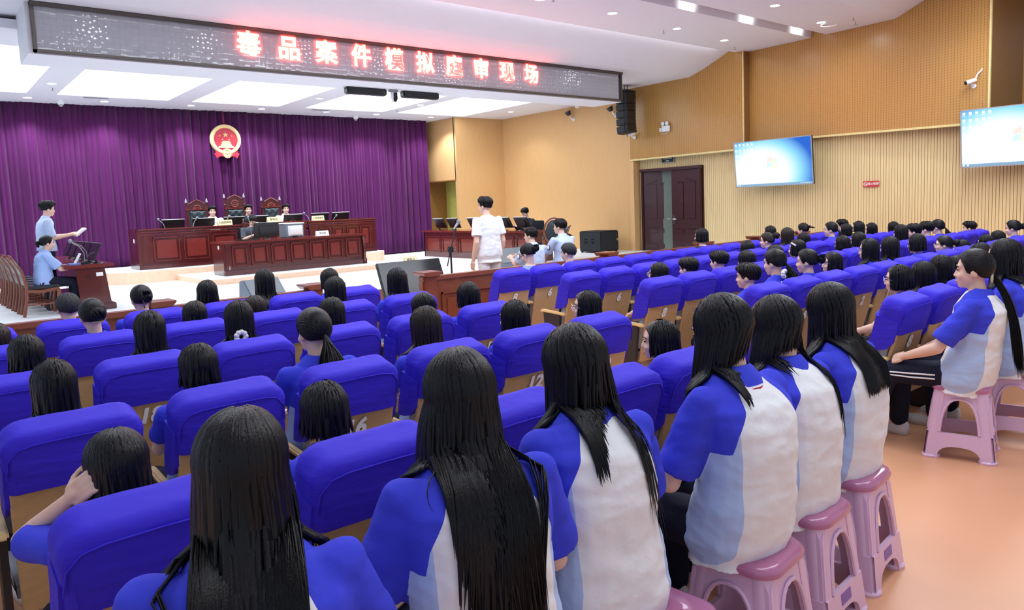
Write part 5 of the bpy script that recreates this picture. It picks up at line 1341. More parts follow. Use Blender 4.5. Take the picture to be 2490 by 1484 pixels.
def hair_mesh(p, style, N=110, seg=12, seed=1, length=0.35, lv=0.05, front=0.9, flare=None, sweep=(0, 0, 0), part=0.15, m='hair_black', fringe=False, lenf=None, extra=(), tie=None, tail=0.3, tail_dir=V((0, -0.25, -1)), fan=0.02, lockw=0.015, spread=1.0, bun=0.045, sides=None, inner=True):
    """style: long | tied | short | bob.  Built in figure space with the head's turn and gravity along -Z."""
    rg = random.Random(seed); mb = MB(); hp = lambda v: p.H + p.HR @ v
    # under-cap following the skull
    vs = []; nu, nv = 22, 10; elmin = {'long': -0.75, 'tied': -0.55, 'short': -0.55, 'bob': -0.75}[style]
    rs = []
    for j in range(nv+1):
        el = PI/2-0.02-(PI/2-0.02-elmin)*j/nv; ring = []
        for k in range(nu):
            az = 2*PI*k/nu; a = abs((az+PI) % (2*PI)-PI)
            lim = 0.62 if a < front*0.75 else (0.62+(elmin-0.62)*min(1, (a-front*0.75)/0.55))
            e = max(el, lim) if a < front*0.75+0.55 else el
            ring.append(hp(ell_pt(az, e, 1.0)))
        rs.append(ring)
    mb.rings(rs)
    if style in ('long', 'bob'):
        for i in range(N):
            u = (i+0.5)/N
            az = front + (2*PI-2*front)*u + rg.uniform(-0.05, 0.05)
            sgn = 1 if az < PI else -1
            a_ = abs((az+PI) % (2*PI)-PI)
            L = length*(1+rg.uniform(-lv, lv))
            if lenf is not None: L *= np.interp(math.degrees(az), [a for a, _ in lenf], [b for _, b in lenf])
            if sides is not None: L *= np.interp(abs(az-PI), [0, PI-front], [1.0, sides])
            k0 = 1.0+rg.uniform(0, 0.05)
            el0 = rg.uniform(1.0, 1.45); 
            pts = []; nr = []
            na = max(4, int(seg*0.4))
            azs = az*1.0
            for k in range(na):
                t = k/(na-1); el = el0*(1-t)+(-0.18)*t
                # strands leave the parting line and sweep to their side
                a2 = az if t > 0.5 else az
                v = ell_pt(a2, el, k0)
                if t < 0.35: v.x += part*0.08*(0.35-t)
                pts.append(hp(v)); nr.append((p.HR @ (v-HC)).normalized())
            q = pts[-1]; out = (q-p.H); out.z = 0; out = out.normalized() if out.length > 0 else V((0, -1, 0))
            nb = seg-na; drift = V((rg.uniform(-1, 1), rg.uniform(-1, 1), 0))*fan
            lean_in = (-0.10 if style == 'bob' else -0.05) if flare is None else flare
            vel = V((0, 0, -1))
            for k in range(1, nb+1):
                t = k/nb
                xl = (q-p.N).dot(p.r); pull = p.r*(-math.copysign(max(0.0, abs(xl)-0.092), xl)*0.30) if flare is None or a_ < 1.9 else V((0, 0, 0))
                if style == 'bob': pull = V((0, 0, 0))
                st = V((0, 0, -L/nb)) + pull + V(sweep)/nb + out*(L/nb*lean_in*(1 if t < .6 else 0.3)) + drift/nb
                q = q+st
                q2 = collide(q, p, 0.010, a_ < 1.62)
                if (q2-q).length > 1e-5:
                    q = q2
                pts.append(q); nr.append(out)
            lock(mb, pts, lockw*rg.uniform(0.8, 1.25), nr)
        for (azd, L, n_, dr) in extra:
            for i in range(n_):
                az = math.radians(azd)+rg.uniform(-.12, .12); pts = []; nr = []
                for k in range(5): v = ell_pt(az, 0.9-0.28*k, 1.05); pts.append(hp(v)); nr.append(p.HR @ (v-HC))
                q = pts[-1]; out = (q-p.H); out.z = 0; out.normalize(); w = V((rg.uniform(-1, 1), rg.uniform(-1, 1), 0))*0.03
                Lk = L*rg.uniform(0.8, 1.05)
                for k in range(1, 11):
                    q = q+V((0, 0, -Lk/10))+(V(dr)+w)/10; q = collide(q, p, 0.006); pts.append(q); nr.append(out)
                lock(mb, pts, lockw*0.55, nr)
        if fringe:
            for i in range(16):
                az = -front*0.8+1.6*front*i/15; pts = []; nr = []
                for k in range(6):
                    t = k/5; v = ell_pt(az, 1.2*(1-t)+0.12*t, 1.02+0.04*t); pts.append(hp(v)); nr.append(p.HR @ (v-HC))
                lock(mb, pts, lockw*0.9, nr)
    elif style == 'tied':
        tz = tie or (PI, -0.25)
        tp = ell_pt(tz[0], tz[1], 1.06)
        td = (tp-HC); td = V((td.x/HRAD.x, td.y/HRAD.y, td.z/HRAD.z)).normalized()
        for i in range(N):
            u = i/N; a = 2*PI*u
            # hairline: forehead, temples, behind the ears, nape
            az = (a+PI) % (2*PI)-PI
            el = np.interp(abs(az), [0, 0.6, 1.0, 1.45, 1.9, PI], [0.62, 0.55, 0.25, -0.15, -0.55, -0.70])+rg.uniform(-0.04, 0.04)
            v0 = V((math.cos(el)*math.sin(az), math.cos(el)*math.cos(az), math.sin(el)))
            wm = max(0.0, min(1.0, (2.0-abs(az))/1.3)); wm = wm*wm*(3-2*wm)
            mid = V((0.35*math.sin(az), -0.10, 0.95)).normalized()
            pts = []; nr = []
            for k in range(seg):
                t = k/(seg-1)
                d = v0*((1-t)**2)+(mid*wm+(v0+td)*(0.5*(1-wm)))*(2*t*(1-t))+td*(t*t)
                d = d.normalized()*(1.0+0.025*math.sin(PI*t)+rg.uniform(0, 0.008))*(1+0.03*t)
                v = V((HC.x+HRAD.x*d.x, HC.y+HRAD.y*d.y, HC.z+HRAD.z*d.z)); pts.append(hp(v)); nr.append(p.HR @ d)
            lock(mb, pts, lockw*rg.uniform(.9, 1.2), nr)
        base = hp(tp)
        if bun:
            bc = hp(tp*1.0 + (tp-HC).normalized()*bun*0.6)
            mb.ell(bc, (bun, bun*0.85, bun), p.HR, 14, 10)
            for i in range(14):
                a = rg.uniform(0, 2*PI); ax = V((rg.uniform(-1, 1), rg.uniform(-1, 1), rg.uniform(-1, 1))).normalized()
                e1 = ax.orthogonal().normalized(); e2 = ax.cross(e1)
                mb.tube([bc+(e1*math.cos(a+k*0.5)+e2*math.sin(a+k*0.5))*bun*1.02 for k in range(8)], 0.008, 4)
        if tail:
            nt = max(60, int(N*0.6))
            for i in range(nt):
                q = base+V((rg.uniform(-1, 1), rg.uniform(-1, 1), rg.uniform(-1, 1)))*(0.008 if tail < 0.4 else 0.014); pts = [q]; d = V(tail_dir).normalized(); out = p.HR @ V((0, -1, 0))
                L = tail*(1+rg.uniform(-0.12, 0.05)); w = V((rg.uniform(-1, 1), rg.uniform(-1, 1), 0))*fan*2
                nr = [out]
                ns = seg
                for k in range(1, ns+1):
                    t = k/ns; g = (out*0.8*(1-t)**3 + d + V((0, 0, -1))*0.2*t).normalized()
                    q = q+g*(L/ns)+w/ns*math.sin(PI*min(1, t*1.2)); q = collide(q, p, 0.006); pts.append(q); nr.append(out)
                lock(mb, pts, lockw*0.8, nr)
    elif style == 'short':
        for i in range(N):
            u = (i+0.5)/N; az = 2*PI*u; a = abs((az+PI) % (2*PI)-PI)
            low = np.interp(a, [0, 0.7, 1.1, 1.5, 1.75, 2.2, PI], [0.38, 0.30, -0.05, 0.02, -0.25, -0.55, -0.72])+rg.uniform(-.05, .05)
            k0 = rg.uniform(1.0, 1.07); top = rg.uniform(0.75, 1.45)
            pts = []; nr = []
            for k in range(seg):
                t = k/(seg-1); el = top+(low-top)*t
                v = ell_pt(az+0.25*(1-t)*part*6, el, k0*(1+length*0.35*math.sin(PI*min(1, t*1.1))*(1 if el > 0.1 else 0.3)))
                pts.append(hp(v)); nr.append(p.HR @ (v-HC))
            lock(mb, pts, lockw, nr)
    return mb.mesh('hair', m, 'all')
def glasses(p, par):
    m = MB()
    for q in (-1, 1):
        m.tube([p.head_pt(q*0.033+0.023*math.cos(a), 0.103-0.006*abs(math.cos(a)), 0.004+0.019*math.sin(a)) for a in [2*PI*k/16 for k in range(17)]], 0.0018, 5)
        m.tube([p.head_pt(q*0.056, 0.098, 0.006), p.head_pt(q*0.075, 0.05, 0.006), p.head_pt(q*0.080, -0.01, 0.0)], 0.0018, 5)
    m.tube([p.head_pt(-0.010, 0.104, 0.006), p.head_pt(0.010, 0.104, 0.006)], 0.0018, 5)
    return m.build('glasses', 'glasses_metal', par, smooth=True)
def figure(name_label, p, loc, rz=0.0, shirt=None, hair=None, trousers=None, shoes='shoe_white', collar=True, group=None, vox=0.009, face=True, hands=True, cat='person', hand_n=None, col=('polo_blue', 'stripe_white', 'stripe_red')):
    t = thing('person', name_label, cat, loc, rz, group)
    link('body', body_mesh(p, vox, hands, hand_n), t)
    if shirt: link('shirt', shirt_mesh(p, vox, **shirt), t)
    if collar: link('collar', collar_mesh(p, col), t)
    if trousers: link('trousers', trouser_mesh(p, trousers), t)
    if shoes:
        for me in shoe_meshes(p, shoes): link('shoe', me, t)
    if hair: link('hair', hair_mesh(p, **hair), t)
    if face: face_bits(p, t)
    return t
# ------------------------------------------------------------------ audience prototypes
VOX = 0.010
def sit(hyaw, hp=0, lean=-8):
    hs = 0.40
    return Pose(hs=hs, lean=lean, hunch=0.015, hyaw=hyaw, hpitch=hp, arms=[(V((-0.180, 0.08, hs+0.32)), V((-0.09, 0.28, hs+0.24))), (V((0.180, 0.08, hs+0.32)), V((0.09, 0.28, hs+0.24)))])
POS = {'f': sit(4, -4), 'l': sit(24, -2), 'L': sit(48, 0), 'd': sit(10, -22)}
MES = {}
def body_set(k):
    if k not in MES:
        p = POS[k]
        MES[k] = dict(body=body_mesh(p, VOX), shirt=shirt_mesh(p, VOX, loose=0.9, seed=len(MES)*3), collar=collar_mesh(p), trousers=trouser_mesh(p), shoes=shoe_meshes(p))
        q = thing('tmp', 'x', 'x'); face_bits(p, q); MES[k]['face'] = [(c.name.split('.')[0], c.data) for c in q.children]
        for c in list(q.children): bpy.data.objects.remove(c)
        bpy.data.objects.remove(q)
    return MES[k]
HS = {
 'str': dict(style='long', length=0.26, N=210, lockw=0.0085, front=0.85),
 'long': dict(style='long', length=0.42, N=210, lockw=0.0085, front=0.85),
 'brown': dict(style='long', length=0.30, N=210, lockw=0.0085, front=0.9, m='hair_brown'),
 'bob': dict(style='bob', length=0.10, N=200, lockw=0.0085, front=0.9),
 'bun': dict(style='tied', N=200, lockw=0.0075, tie=(PI, -0.05), bun=0.042, tail=0),
 'hibun': dict(style='tied', N=200, lockw=0.0075, tie=(PI, 0.35), bun=0.045, tail=0, m='hair_brown'),
 'clip': dict(style='tied', N=200, lockw=0.0075, tie=(PI, -0.1), bun=0.036, tail=0.07, tail_dir=V((0, -0.5, 0.9))),
 'pony': dict(style='tied', N=220, lockw=0.0075, tie=(PI, -0.42), bun=0, tail=0.24, fan=0.05),
 'hipony': dict(style='tied', N=200, lockw=0.0075, tie=(PI, 0.2), bun=0.02, tail=0.10, tail_dir=V((0, -0.9, -0.1))),
 'boy': dict(style='short', N=240, lockw=0.010, length=0.38, seg=8),
 'buzz': dict(style='short', N=260, length=0.02, seg=7, m='hair_grey', lockw=0.012),
}
HM = {}
def hair_of(k, st, seed=0):
    key = (k, st, seed)
    if key not in HM: HM[key] = hair_mesh(POS[k], seed=seed+1, **HS[st])
    return HM[key]
SHIRT_ALT = {}
def alt_shirt(k, m_):
    if (k, m_) not in SHIRT_ALT: SHIRT_ALT[(k, m_)] = shirt_mesh(POS[k], VOX, loose=0.7, mats=m_, seed=9)
    return SHIRT_ALT[(k, m_)]
DESC = {'str': 'straight black hair', 'long': 'long black hair', 'brown': 'long dark brown hair', 'bob': 'chin-length black hair', 'bun': 'hair pinned in a bun', 'hibun': 'brown hair in a high bun', 'clip': 'hair twisted up in a claw clip', 'pony': 'low ponytail', 'hipony': 'short high ponytail', 'boy': 'short black hair', 'buzz': 'cropped grey-black hair'}
DIRW = {'f': 'seen from behind', 'l': 'head turned slightly', 'L': 'face in profile', 'd': 'head bowed'}
EXM = {}
def extra_part(t, k, what):
    p = POS[k]; key = (k, what)
    if key not in EXM:
        m = MB()
        if what == 'glasses': EXM[key] = None
        elif what == 'scrunchie':
            c = p.head_pt(-0.045, -0.11, -0.10)
            for i in range(9):
                a = i*2*PI/9; m.ell(c+V((0.03*math.cos(a), 0, 0.03*math.sin(a))), (0.017, 0.022, 0.017), None, 8, 6)
            EXM[key] = m.mesh('hair_scrunchie', 'scrunchie_white', 'all')
        elif what == 'clip':
            m.box(p.head_pt(0.0, -0.125, -0.035), (0.07, 0.012, 0.010)); EXM[key] = m.mesh('hair_clip', 'brass')
        elif what == 'claw':
            for q in (-1, 1): m.tube([p.head_pt(q*0.028, -0.135, 0.06), p.head_pt(q*0.030, -0.150, 0.0), p.head_pt(q*0.022, -0.140, -0.07)], 0.006, 6)
            m.tube([p.head_pt(-0.024, -0.145, -0.02), p.head_pt(0.024, -0.145, -0.02)], 0.006, 6); EXM[key] = m.mesh('claw_clip', 'clip_brown')
        elif what == 'bow':
            for q in (-1, 1): m.ell(p.head_pt(0.0, -0.10+q*0.03, -0.03+q*0.02), (0.02, 0.032, 0.024), None, 10, 8)
            EXM[key] = m.mesh('hair_bow', 'bow_yellow', 'all')
        elif what == 'barrette':
            m.box(p.head_pt(-0.082, 0.02, 0.07), (0.012, 0.075, 0.014), rot=Matrix.Rotation(0.5, 3, 'X')); EXM[key] = m.mesh('hair_clip', 'scrunchie_white')
    if what == 'glasses':
        if key not in EXM or EXM[key] is None:
            g = glasses(p, t); EXM[key] = g.data; return
        link('glasses', EXM[key], t)
    else: link(EXM[key].name.split('.')[0], EXM[key], t)
ROWN = {1: 'front row', 2: 'second row', 3: 'third row', 4: 'fourth row', 5: 'rearmost seat row'}
rsd = random.Random(11)
def seat_no(row, x):
    b = min((abs(sx-x), n) for (r_, n), sx in SEATS.items() if r_ == row); return b[1]
def audience(row, x, z, k, st, ex=(), shirt=None, label=None, seed=0, rz=None, group='seated students in uniform'):
    B = body_set(k); p = POS[k]
    kk = (ROWS_Y[row]+0.41)/(ROWS_Y[row]+0.30); x *= kk; z = 1.7+(z-1.7)*kk
    zc = p.H.z + 0.097+0.03 + 0.004
    s = z/zc
    if label is None: label = 'student, %s, %s, %s, chair numbered %d' % (DESC[st], DIRW[k], ROWN[row], seat_no(row, x))
    t = thing('person', label, 'person', (x, ROWS_Y[row]+0.445, 0), rsd.uniform(-0.06, 0.06) if rz is None else rz, group)
    w = min(1.06, max(0.94, s))
    t.scale = (w, w, s)
    link('body', B['body'], t); link('shirt', alt_shirt(k, shirt) if shirt else B['shirt'], t)
    if not shirt: link('collar', B['collar'], t)
    link('trousers', B['trousers'], t)
    for me in B['shoes']: link('shoe', me, t)
    for n, me in B['face']: link(n, me, t)
    link('hair', hair_of(k, st, seed), t)
    for e in ex: extra_part(t, k, e)
    return t
CROWD = [
 (1, 0.89, 1.16, 'f', 'buzz'), (1, 1.40, 1.17, 'f', 'clip', ('claw',)), (1, 1.91, 1.16, 'f', 'bob'), (1, 2.41, 1.21, 'f', 'str'), (1, 3.03, 1.16, 'f', 'bob', (), None, None, 3),
 (2, 0.89, 1.19, 'f', 'bun', ('clip',)), (2, 1.53, 1.10, 'f', 'bob'), (2, 1.96, 1.09, 'f', 'brown'), (2, 2.62, 1.17, 'f', 'str'), (2, 3.20, 1.19, 'f', 'str', (), None, None, 4), (2, 0.36, 1.10, 'f', 'brown'),
 (3, 0.41, 1.14, 'f', 'bob'), (3, 0.99, 1.19, 'f', 'str', (), None, None, 14), (3, 1.48, 1.19, 'f', 'str', ('scrunchie',), None, None, 5), (3, 2.08, 1.14, 'f', 'str', (), None, None, 6), (3, 2.79, 1.09, 'd', 'bob'), (3, 3.18, 1.13, 'f', 'bob', (), None, None, 7),
 (4, 0.39, 1.16, 'f', 'str', (), None, None, 8), (4, 0.94, 1.14, 'f', 'bob', (), None, None, 9), (4, 1.49, 1.23, 'f', 'pony', (), None, None, 2), (4, 2.14, 1.16, 'f', 'brown', (), None, None, 3), (4, 2.77, 1.12, 'l', 'str'), (4, 3.39, 1.11, 'L', 'bob', ('glasses',)),
 (5, 1.03, 1.13, 'f', 'bob', (), None, None, 12), (5, 2.80, 1.10, 'L', 'bob', (), None, None, 4),
 # right block
 (1, 8.85, 1.23, 'l', 'bob', (), 'shirt_black', 'woman in black top with short dark hair, front row near the double door'),
 (1, 10.68, 1.17, 'l', 'bob', (), 'trouser_navy'), (1, 11.72, 1.16, 'f', 'hipony'), (1, 13.09, 1.16, 'l', 'boy'),
 (2, 8.53, 1.08, 'f', 'bob'), (2, 9.02, 1.16, 'l', 'hibun'), (2, 9.53, 1.20, 'f', 'brown'), (2, 9.98, 1.10, 'f', 'bob', (), None, None, 5), (2, 10.79, 1.22, 'l', 'pony', ('glasses',)), (2, 11.26, 1.17, 'l', 'bob', ('bow',)), (2, 11.68, 1.19, 'l', 'str'), (2, 12.13, 1.14, 'l', 'str', (), None, None, 2), (2, 12.96, 1.12, 'f', 'bob', (), None, None, 8),
 (3, 5.40, 1.09, 'l', 'bob', ('glasses',)), (3, 5.86, 1.10, 'f', 'boy'), (3, 6.37, 1.13, 'f', 'boy', (), None, None, 2), (3, 6.87, 1.10, 'f', 'bob', (), None, None, 3), (3, 7.43, 1.12, 'f', 'str'), (3, 7.91, 1.15, 'l', 'bob', ('barrette',)), (3, 9.00, 1.13, 'f', 'bob', (), None, None, 6), (3, 9.42, 1.15, 'f', 'bob', (), None, None, 7), (3, 10.70, 1.18, 'f', 'str', (), None, None, 9), (3, 11.14, 1.17, 'l', 'boy'), (3, 11.59, 1.18, 'f', 'boy', (), None, None, 4), (3, 12.0, 1.19, 'f', 'pony'), (3, 13.30, 1.10, 'l', 'boy', (), None, None, 3),
 (4, 5.27, 1.13, 'l', 'boy', (), None, None, 5), (4, 5.68, 1.22, 'f', 'pony', ('scrunchie',)), (4, 6.22, 1.18, 'l', 'clip'), (4, 6.68, 1.12, 'L', 'bob', ('glasses',)), (4, 7.44, 1.20, 'l', 'str', ('glasses',)), (4, 7.92, 1.19, 'f', 'str'), (4, 8.60, 1.18, 'f', 'bob', (), None, None, 2), (4, 9.37, 1.11, 'l', 'bun', ('glasses', 'scrunchie')), (4, 9.92, 1.03, 'l', 'bob'), (4, 10.76, 1.04, 'f', 'bob', (), None, None, 4), (4, 11.20, 1.07, 'f', 'bob', (), None, None, 5), (4, 11.82, 1.18, 'f', 'bun', (), None, None, 2),
 (5, 5.52, 1.14, 'l', 'bob', ('glasses',), None, None, 3), (5, 5.95, 1.13, 'f', 'str'), (5, 6.30, 1.15, 'f', 'str', (), None, None, 3), (5, 6.72, 1.11, 'f', 'boy'), (5, 7.16, 1.19, 'f', 'bob'),
]
for a in CROWD: audience(*a[:5], *(a[5:]))
audience(1, 5.52, 1.23, 'd', 'clip', ('glasses',), 'uniform_mid', 'woman in blue uniform with glasses and pinned-up hair, head bowed, front row', group='uniformed people in the front row')
audience(1, 6.17, 1.19, 'l', 'buzz', ('glasses',), 'uniform_light', 'man in pale blue uniform with cropped hair and glasses, front row', group='uniformed people in the front row')
# ------------------------------------------------------------------ girls on stools at the back
def stool_girl(label, x, y, rz, hair, zc=1.30, hyaw=8, hpitch=-8, lean=6, hunch=0.035, arms=None, vox=0.0085, legs=None, loose=1.25, hands=True, lat=0, hroll=0):
    hs = 0.425
    if arms is None: arms = [(V((-0.245, 0.08, hs+0.26)), V((-0.11, 0.28, hs+0.17))), (V((0.245, 0.08, hs+0.26)), V((0.11, 0.28, hs+0.17)))]
    p = Pose(hs=hs, lean=lean, hunch=hunch, hyaw=hyaw, hpitch=hpitch, hroll=hroll, lat=lat, arms=arms, legs=legs, wide=1.04)
    t = figure(label, p, (x, y, 0), rz, shirt=dict(loose=loose, hem=-0.115, sleeve=0.86, sl_r=1.10, seed=x*7, wr=0.007), hair=hair, trousers='trouser_navy', vox=vox, group='students on pink stools', hands=hands)
    s = zc/(p.H.z+0.131); t.scale = (s, s, s)
    return t, p
D = math.radians
g1, _ = stool_girl('student on a stool at the bottom left, long straight black hair', 0.44, 1.36, D(-20), dict(style='long', length=0.50, N=640, seg=20, front=1.45, lockw=0.0088, seed=21, fan=0.03, lenf=[(80, .3), (98, .6), (112, .95), (180, 1.08), (248, .95), (262, .6), (280, .3)], flare=0.02), 1.315, hyaw=-4, hpitch=-8)
g2, _ = stool_girl('student on a stool with streaming waist-length black hair, blue sleeve to her left', 1.03, 1.42, D(-14), dict(style='long', length=0.52, N=640, seg=20, front=1.35, lockw=0.0088, seed=22, fan=0.07, lenf=[(50, .3), (85, .4), (115, 1.0), (160, 1.15), (200, 1.1), (238, .8), (262, .40), (310, .35)]), 1.335, hyaw=12, hpitch=-8)
g3, _ = stool_girl('student on a stool, one thin hair strand down her white back', 1.52, 1.48, D(-10), dict(style='long', length=0.20, N=640, seg=16, front=0.85, lockw=0.0088, seed=23, fan=0.02, lenf=[(50, 1.2), (110, .9), (180, .62), (230, 1.0), (280, 1.7), (310, 1.7)], extra=((165, 0.52, 10, (0.07, -0.02, 0)), (150, 0.40, 5, (0.05, 0, 0)))), 1.325, hyaw=14, hpitch=-12)
g4, _ = stool_girl('student on the nearest stool with an ink spot on her shirt back', 2.19, 1.44, D(-4), dict(style='long', length=0.16, N=640, seg=16, front=0.8, lockw=0.0088, seed=24, fan=0.015, lenf=[(45, .8), (100, .68), (180, .70), (225, .8), (258, 1.3), (315, 2.0)], sweep=(-0.035, 0.02, 0)), 1.35, hyaw=22, hpitch=-12, lean=2, hunch=0.05)
g5, _ = stool_girl('student on the second stool along the open floor, one long lock down the back', 2.64, 1.49, D(-4), dict(style='long', length=0.17, N=640, seg=16, front=0.85, lockw=0.0088, seed=25, fan=0.02, lenf=[(50, 1.4), (95, .65), (130, .62), (180, .62), (235, .7), (310, 1.6)], sweep=(-0.03, 0.02, 0), extra=((128, 0.46, 26, (0.03, -0.02, 0)),)), 1.29, hyaw=16, hpitch=-12, lean=3, hunch=0.05)
g6, _ = stool_girl('student on the third stool, shoulder-blade-length black hair hanging over the white back', 3.13, 1.53, D(-2), dict(style='long', length=0.34, N=640, seg=18, front=0.8, lockw=0.0088, seed=26, fan=0.03), 1.29, hyaw=6, hpitch=-14, lean=1, hunch=0.055)
hs = 0.425
l7 = [[V((-0.09, 0.02, hs+0.075)), V((-0.13, 0.40, hs+0.065)), V((-0.13, 0.56, 0.085)), V((-0.13, 0.70, 0.035))], [V((0.09, 0.02, hs+0.075)), V((0.13, 0.42, hs+0.055)), V((0.14, 0.44, 0.085)), V((0.16, 0.58, 0.035))]]
a7 = [(V((-0.255, 0.09, hs+0.27)), V((-0.17, 0.30, hs+0.18))), (V((0.235, 0.10, hs+0.28)), V((0.08, 0.30, hs+0.17)))]
g7, p7 = stool_girl('student on a stool at the right with a ponytail to her waist and striped trousers', 5.05, 1.66, D(3), dict(style='tied', N=420, seg=16, tie=(PI, -0.62), bun=0, tail=0.62, fan=0.012, tail_dir=V((0, -0.12, -1)), seed=27, lockw=0.0075), 1.30, hyaw=14, hpitch=0, lean=-7, hunch=0.025, arms=a7, legs=l7)
m = MB()
for o_ in (-0.012, 0.012):
    lg = p7.LG[0]; off = V((-1, 0, 0))
    pts = [lg[0]+V((-0.094, 0.10, o_)), lg[0].lerp(lg[1], .6)+V((-0.083, 0, o_)), lg[1]+V((-0.073, 0.005+o_*0.7, o_*0.7)), lg[1].lerp(lg[2], .5)+V((-0.066, o_, 0)), lg[2]+V((-0.060, o_, 0.02))]
    m.tube(pts, 0.0055, 5)
m.build('side_stripe', 'stripe_white', g7, smooth=True)
m = MB(); m.tube([p7.head_pt(0.03*math.cos(a), -0.098, -0.038+0.03*math.sin(a)) for a in [2*PI*k/12 for k in range(13)]], 0.008, 6); m.build('hair_band', 'band_cream', g7, smooth=True)
g8, _ = stool_girl('student cut by the right edge, seated on the rear pink stool', 5.62, 1.58, D(0), dict(style='long', length=0.20, N=300, lockw=0.0085, seg=14, front=0.85, seed=28, lenf=[(50, 1), (180, .5), (310, 1.2)]), 1.33, hyaw=10, hpitch=-4, lean=2)
sp = MB().ell((0, 0, 0), (0.009, 0.004, 0.010), nu=8, nv=6).build('ink_spot', 'dark_ink', g4); sp.location = (0.02, -0.135, 0.80)
# the girl touching her hair in the rearmost seat row
hs = 0.40
pa = Pose(hs=hs, lean=-6, hunch=0.02, hyaw=2, hpitch=-10, arms=[(V((-0.235, 0.17, hs+0.485)), V((-0.130, 0.0, hs+0.645))), (V((0.21, 0.05, hs+0.27)), V((0.09, 0.26, hs+0.20)))])
t = figure('student scratching her head with her left hand, rearmost seat row at the left edge', pa, (0.41, ROWS_Y[5]+0.40, 0), 0, shirt=dict(loose=0.9, sleeve=0.75, seed=4), hair=dict(style='long', length=0.24, N=640, seg=16, front=0.9, lockw=0.0088, seed=31), trousers='trouser_navy', vox=0.0065, group='seated students in uniform', hand_n=[V((0.9, 0.35, 0.1)), V((-0.6, 0.2, -0.6))])
t.scale = (0.97, 0.97, 1.09/(pa.H.z+0.131))
# ------------------------------------------------------------------ people of the court
def man_pose(**k): return Pose(male=True, wide=1.06, **k)
hs = 0.90
p = man_pose(hs=hs, stand=True, lean=1, hunch=0.015, hyaw=22, hpitch=0, arms=[(V((-0.245, -0.03, hs+0.24)), V((-0.25, 0.05, hs-0.01))), (V((0.245, -0.03, hs+0.24)), V((0.25, 0.05, hs-0.01)))])
t = figure('young man in white T-shirt and pale trousers standing behind the railing', p, (6.36, 8.2, 0), D(2), shirt=dict(mats='tee_white', loose=0.95, hem=-0.15, sleeve=0.72, sl_r=1.12, wr=0.006), hair=dict(style='short', N=240, length=0.42, seg=9, seed=40, lockw=0.011), trousers='pants_white', shoes='shoe_white', collar=False, vox=0.010)
t.scale = (1, 1, 1.81/(p.H.z+0.131))
p = man_pose(hs=hs, stand=True, lean=3, hunch=0.02, hyaw=0, hpitch=-6, arms=[(V((-0.22, 0.06, hs+0.26)), V((-0.12, 0.32, hs+0.29))), (V((0.22, 0.06, hs+0.26)), V((0.12, 0.34, hs+0.30)))])
t = figure('young man in pale blue shirt and tie standing at the left desk', p, (1.78, 14.3, SZ), D(-88), shirt=dict(mats='uniform_pale', loose=0.9, sleeve=0.95, hem=-0.06, sl_r=1.05), hair=dict(style='short', N=190, length=0.75, seg=9, seed=41, lockw=0.018), trousers='trouser_navy', shoes='shoe_black', col=('uniform_pale', 'uniform_pale', 'uniform_pale'), vox=0.010)
t.scale = (1, 1, 1.81/(p.H.z+0.131))
m = MB(); c0 = p.at(0.47)+p.f*0.095
m.rings([[c+V((-w, 0, 0)), c+V((w, 0, 0)), c+V((w, 0.006, 0)), c+V((-w, 0.006, 0))] for c, w in ((p.at(0.47)+p.f*0.10, 0.022), (p.at(0.43)+p.f*0.125, 0.018), (p.at(0.2)+p.f*0.135, 0.036), (p.at(0.05)+p.f*0.165, 0.042), (p.at(0.01)+p.f*0.168, 0.01))]); m.build('necktie', 'tie_dark', t)
o = MB().box((0, 0, 0), (0.03, 0.30, 0.20), rot=Matrix.Rotation(0.9, 3, 'Y')).build('rolled_papers', 'paper'); o.location = (2.28, 14.32, SZ+1.27); tag(o, 'sheaf of white papers held by the man standing at the left', 'papers')
hs = 0.46
p = Pose(hs=hs, lean=6, hunch=0.02, hyaw=0, hpitch=-2, arms=[(V((-0.20, 0.20, hs+0.30)), V((-0.14, 0.44, hs+0.31))), (V((0.20, 0.22, hs+0.28)), V((0.12, 0.46, hs+0.31)))])
t = figure('woman in blue uniform shirt with low ponytail seated at the prosecution desk', p, (1.62, 13.72, SZ), D(-90), shirt=dict(mats='uniform_light', loose=1.0, sleeve=0.85, hem=-0.10, sl_r=1.2), hair=dict(style='tied', N=130, tie=(PI, -0.2), bun=0.03, tail=0.08, seed=42), trousers='trouser_navy', shoes='shoe_black', col=('uniform_light', 'uniform_light', 'uniform_light'), vox=0.010)
t.scale = (1, 1, 1.25/(p.H.z+0.131))
def seated(label, loc, rz, zc, sh, hair, male=True, hyaw=0, hpitch=0, lean=0, arms=None, col=None, hs=0.44, **k):
    p = man_pose(hs=hs, lean=lean, hunch=0.02, hyaw=hyaw, hpitch=hpitch, arms=arms or [(V((-0.235, 0.16, hs+0.30)), V((-0.12, 0.38, hs+0.38))), (V((0.235, 0.16, hs+0.30)), V((0.12, 0.38, hs+0.38)))])
    t = figure(label, p, loc, rz, shirt=dict(mats=sh, loose=0.9, sleeve=k.pop('sleeve', 0.9), hem=-0.08, long=k.pop('long', False)), hair=hair, trousers='trouser_navy', shoes='shoe_black', collar=col is not None, col=col or ('tee_white',)*3, vox=0.011, **k)
    s = zc/(p.H.z+0.131); t.scale = (min(s, 1.05), min(s, 1.05), s); return t, p
SH = lambda sd, L=0.45: dict(style='short', N=220, lockw=0.011, length=L, seg=8, seed=sd)
seated('judge in white shirt at the left of the bench, straight fringe', (5.98, 19.05, 0.52), D(180), 1.42, 'tee_white', SH(50), hyaw=-8, col=('tee_white',)*3)
seated('judge in dark clothes in the middle of the bench', (6.89, 19.05, 0.52), D(180), 1.43, 'shirt_black', SH(51), hyaw=-10)
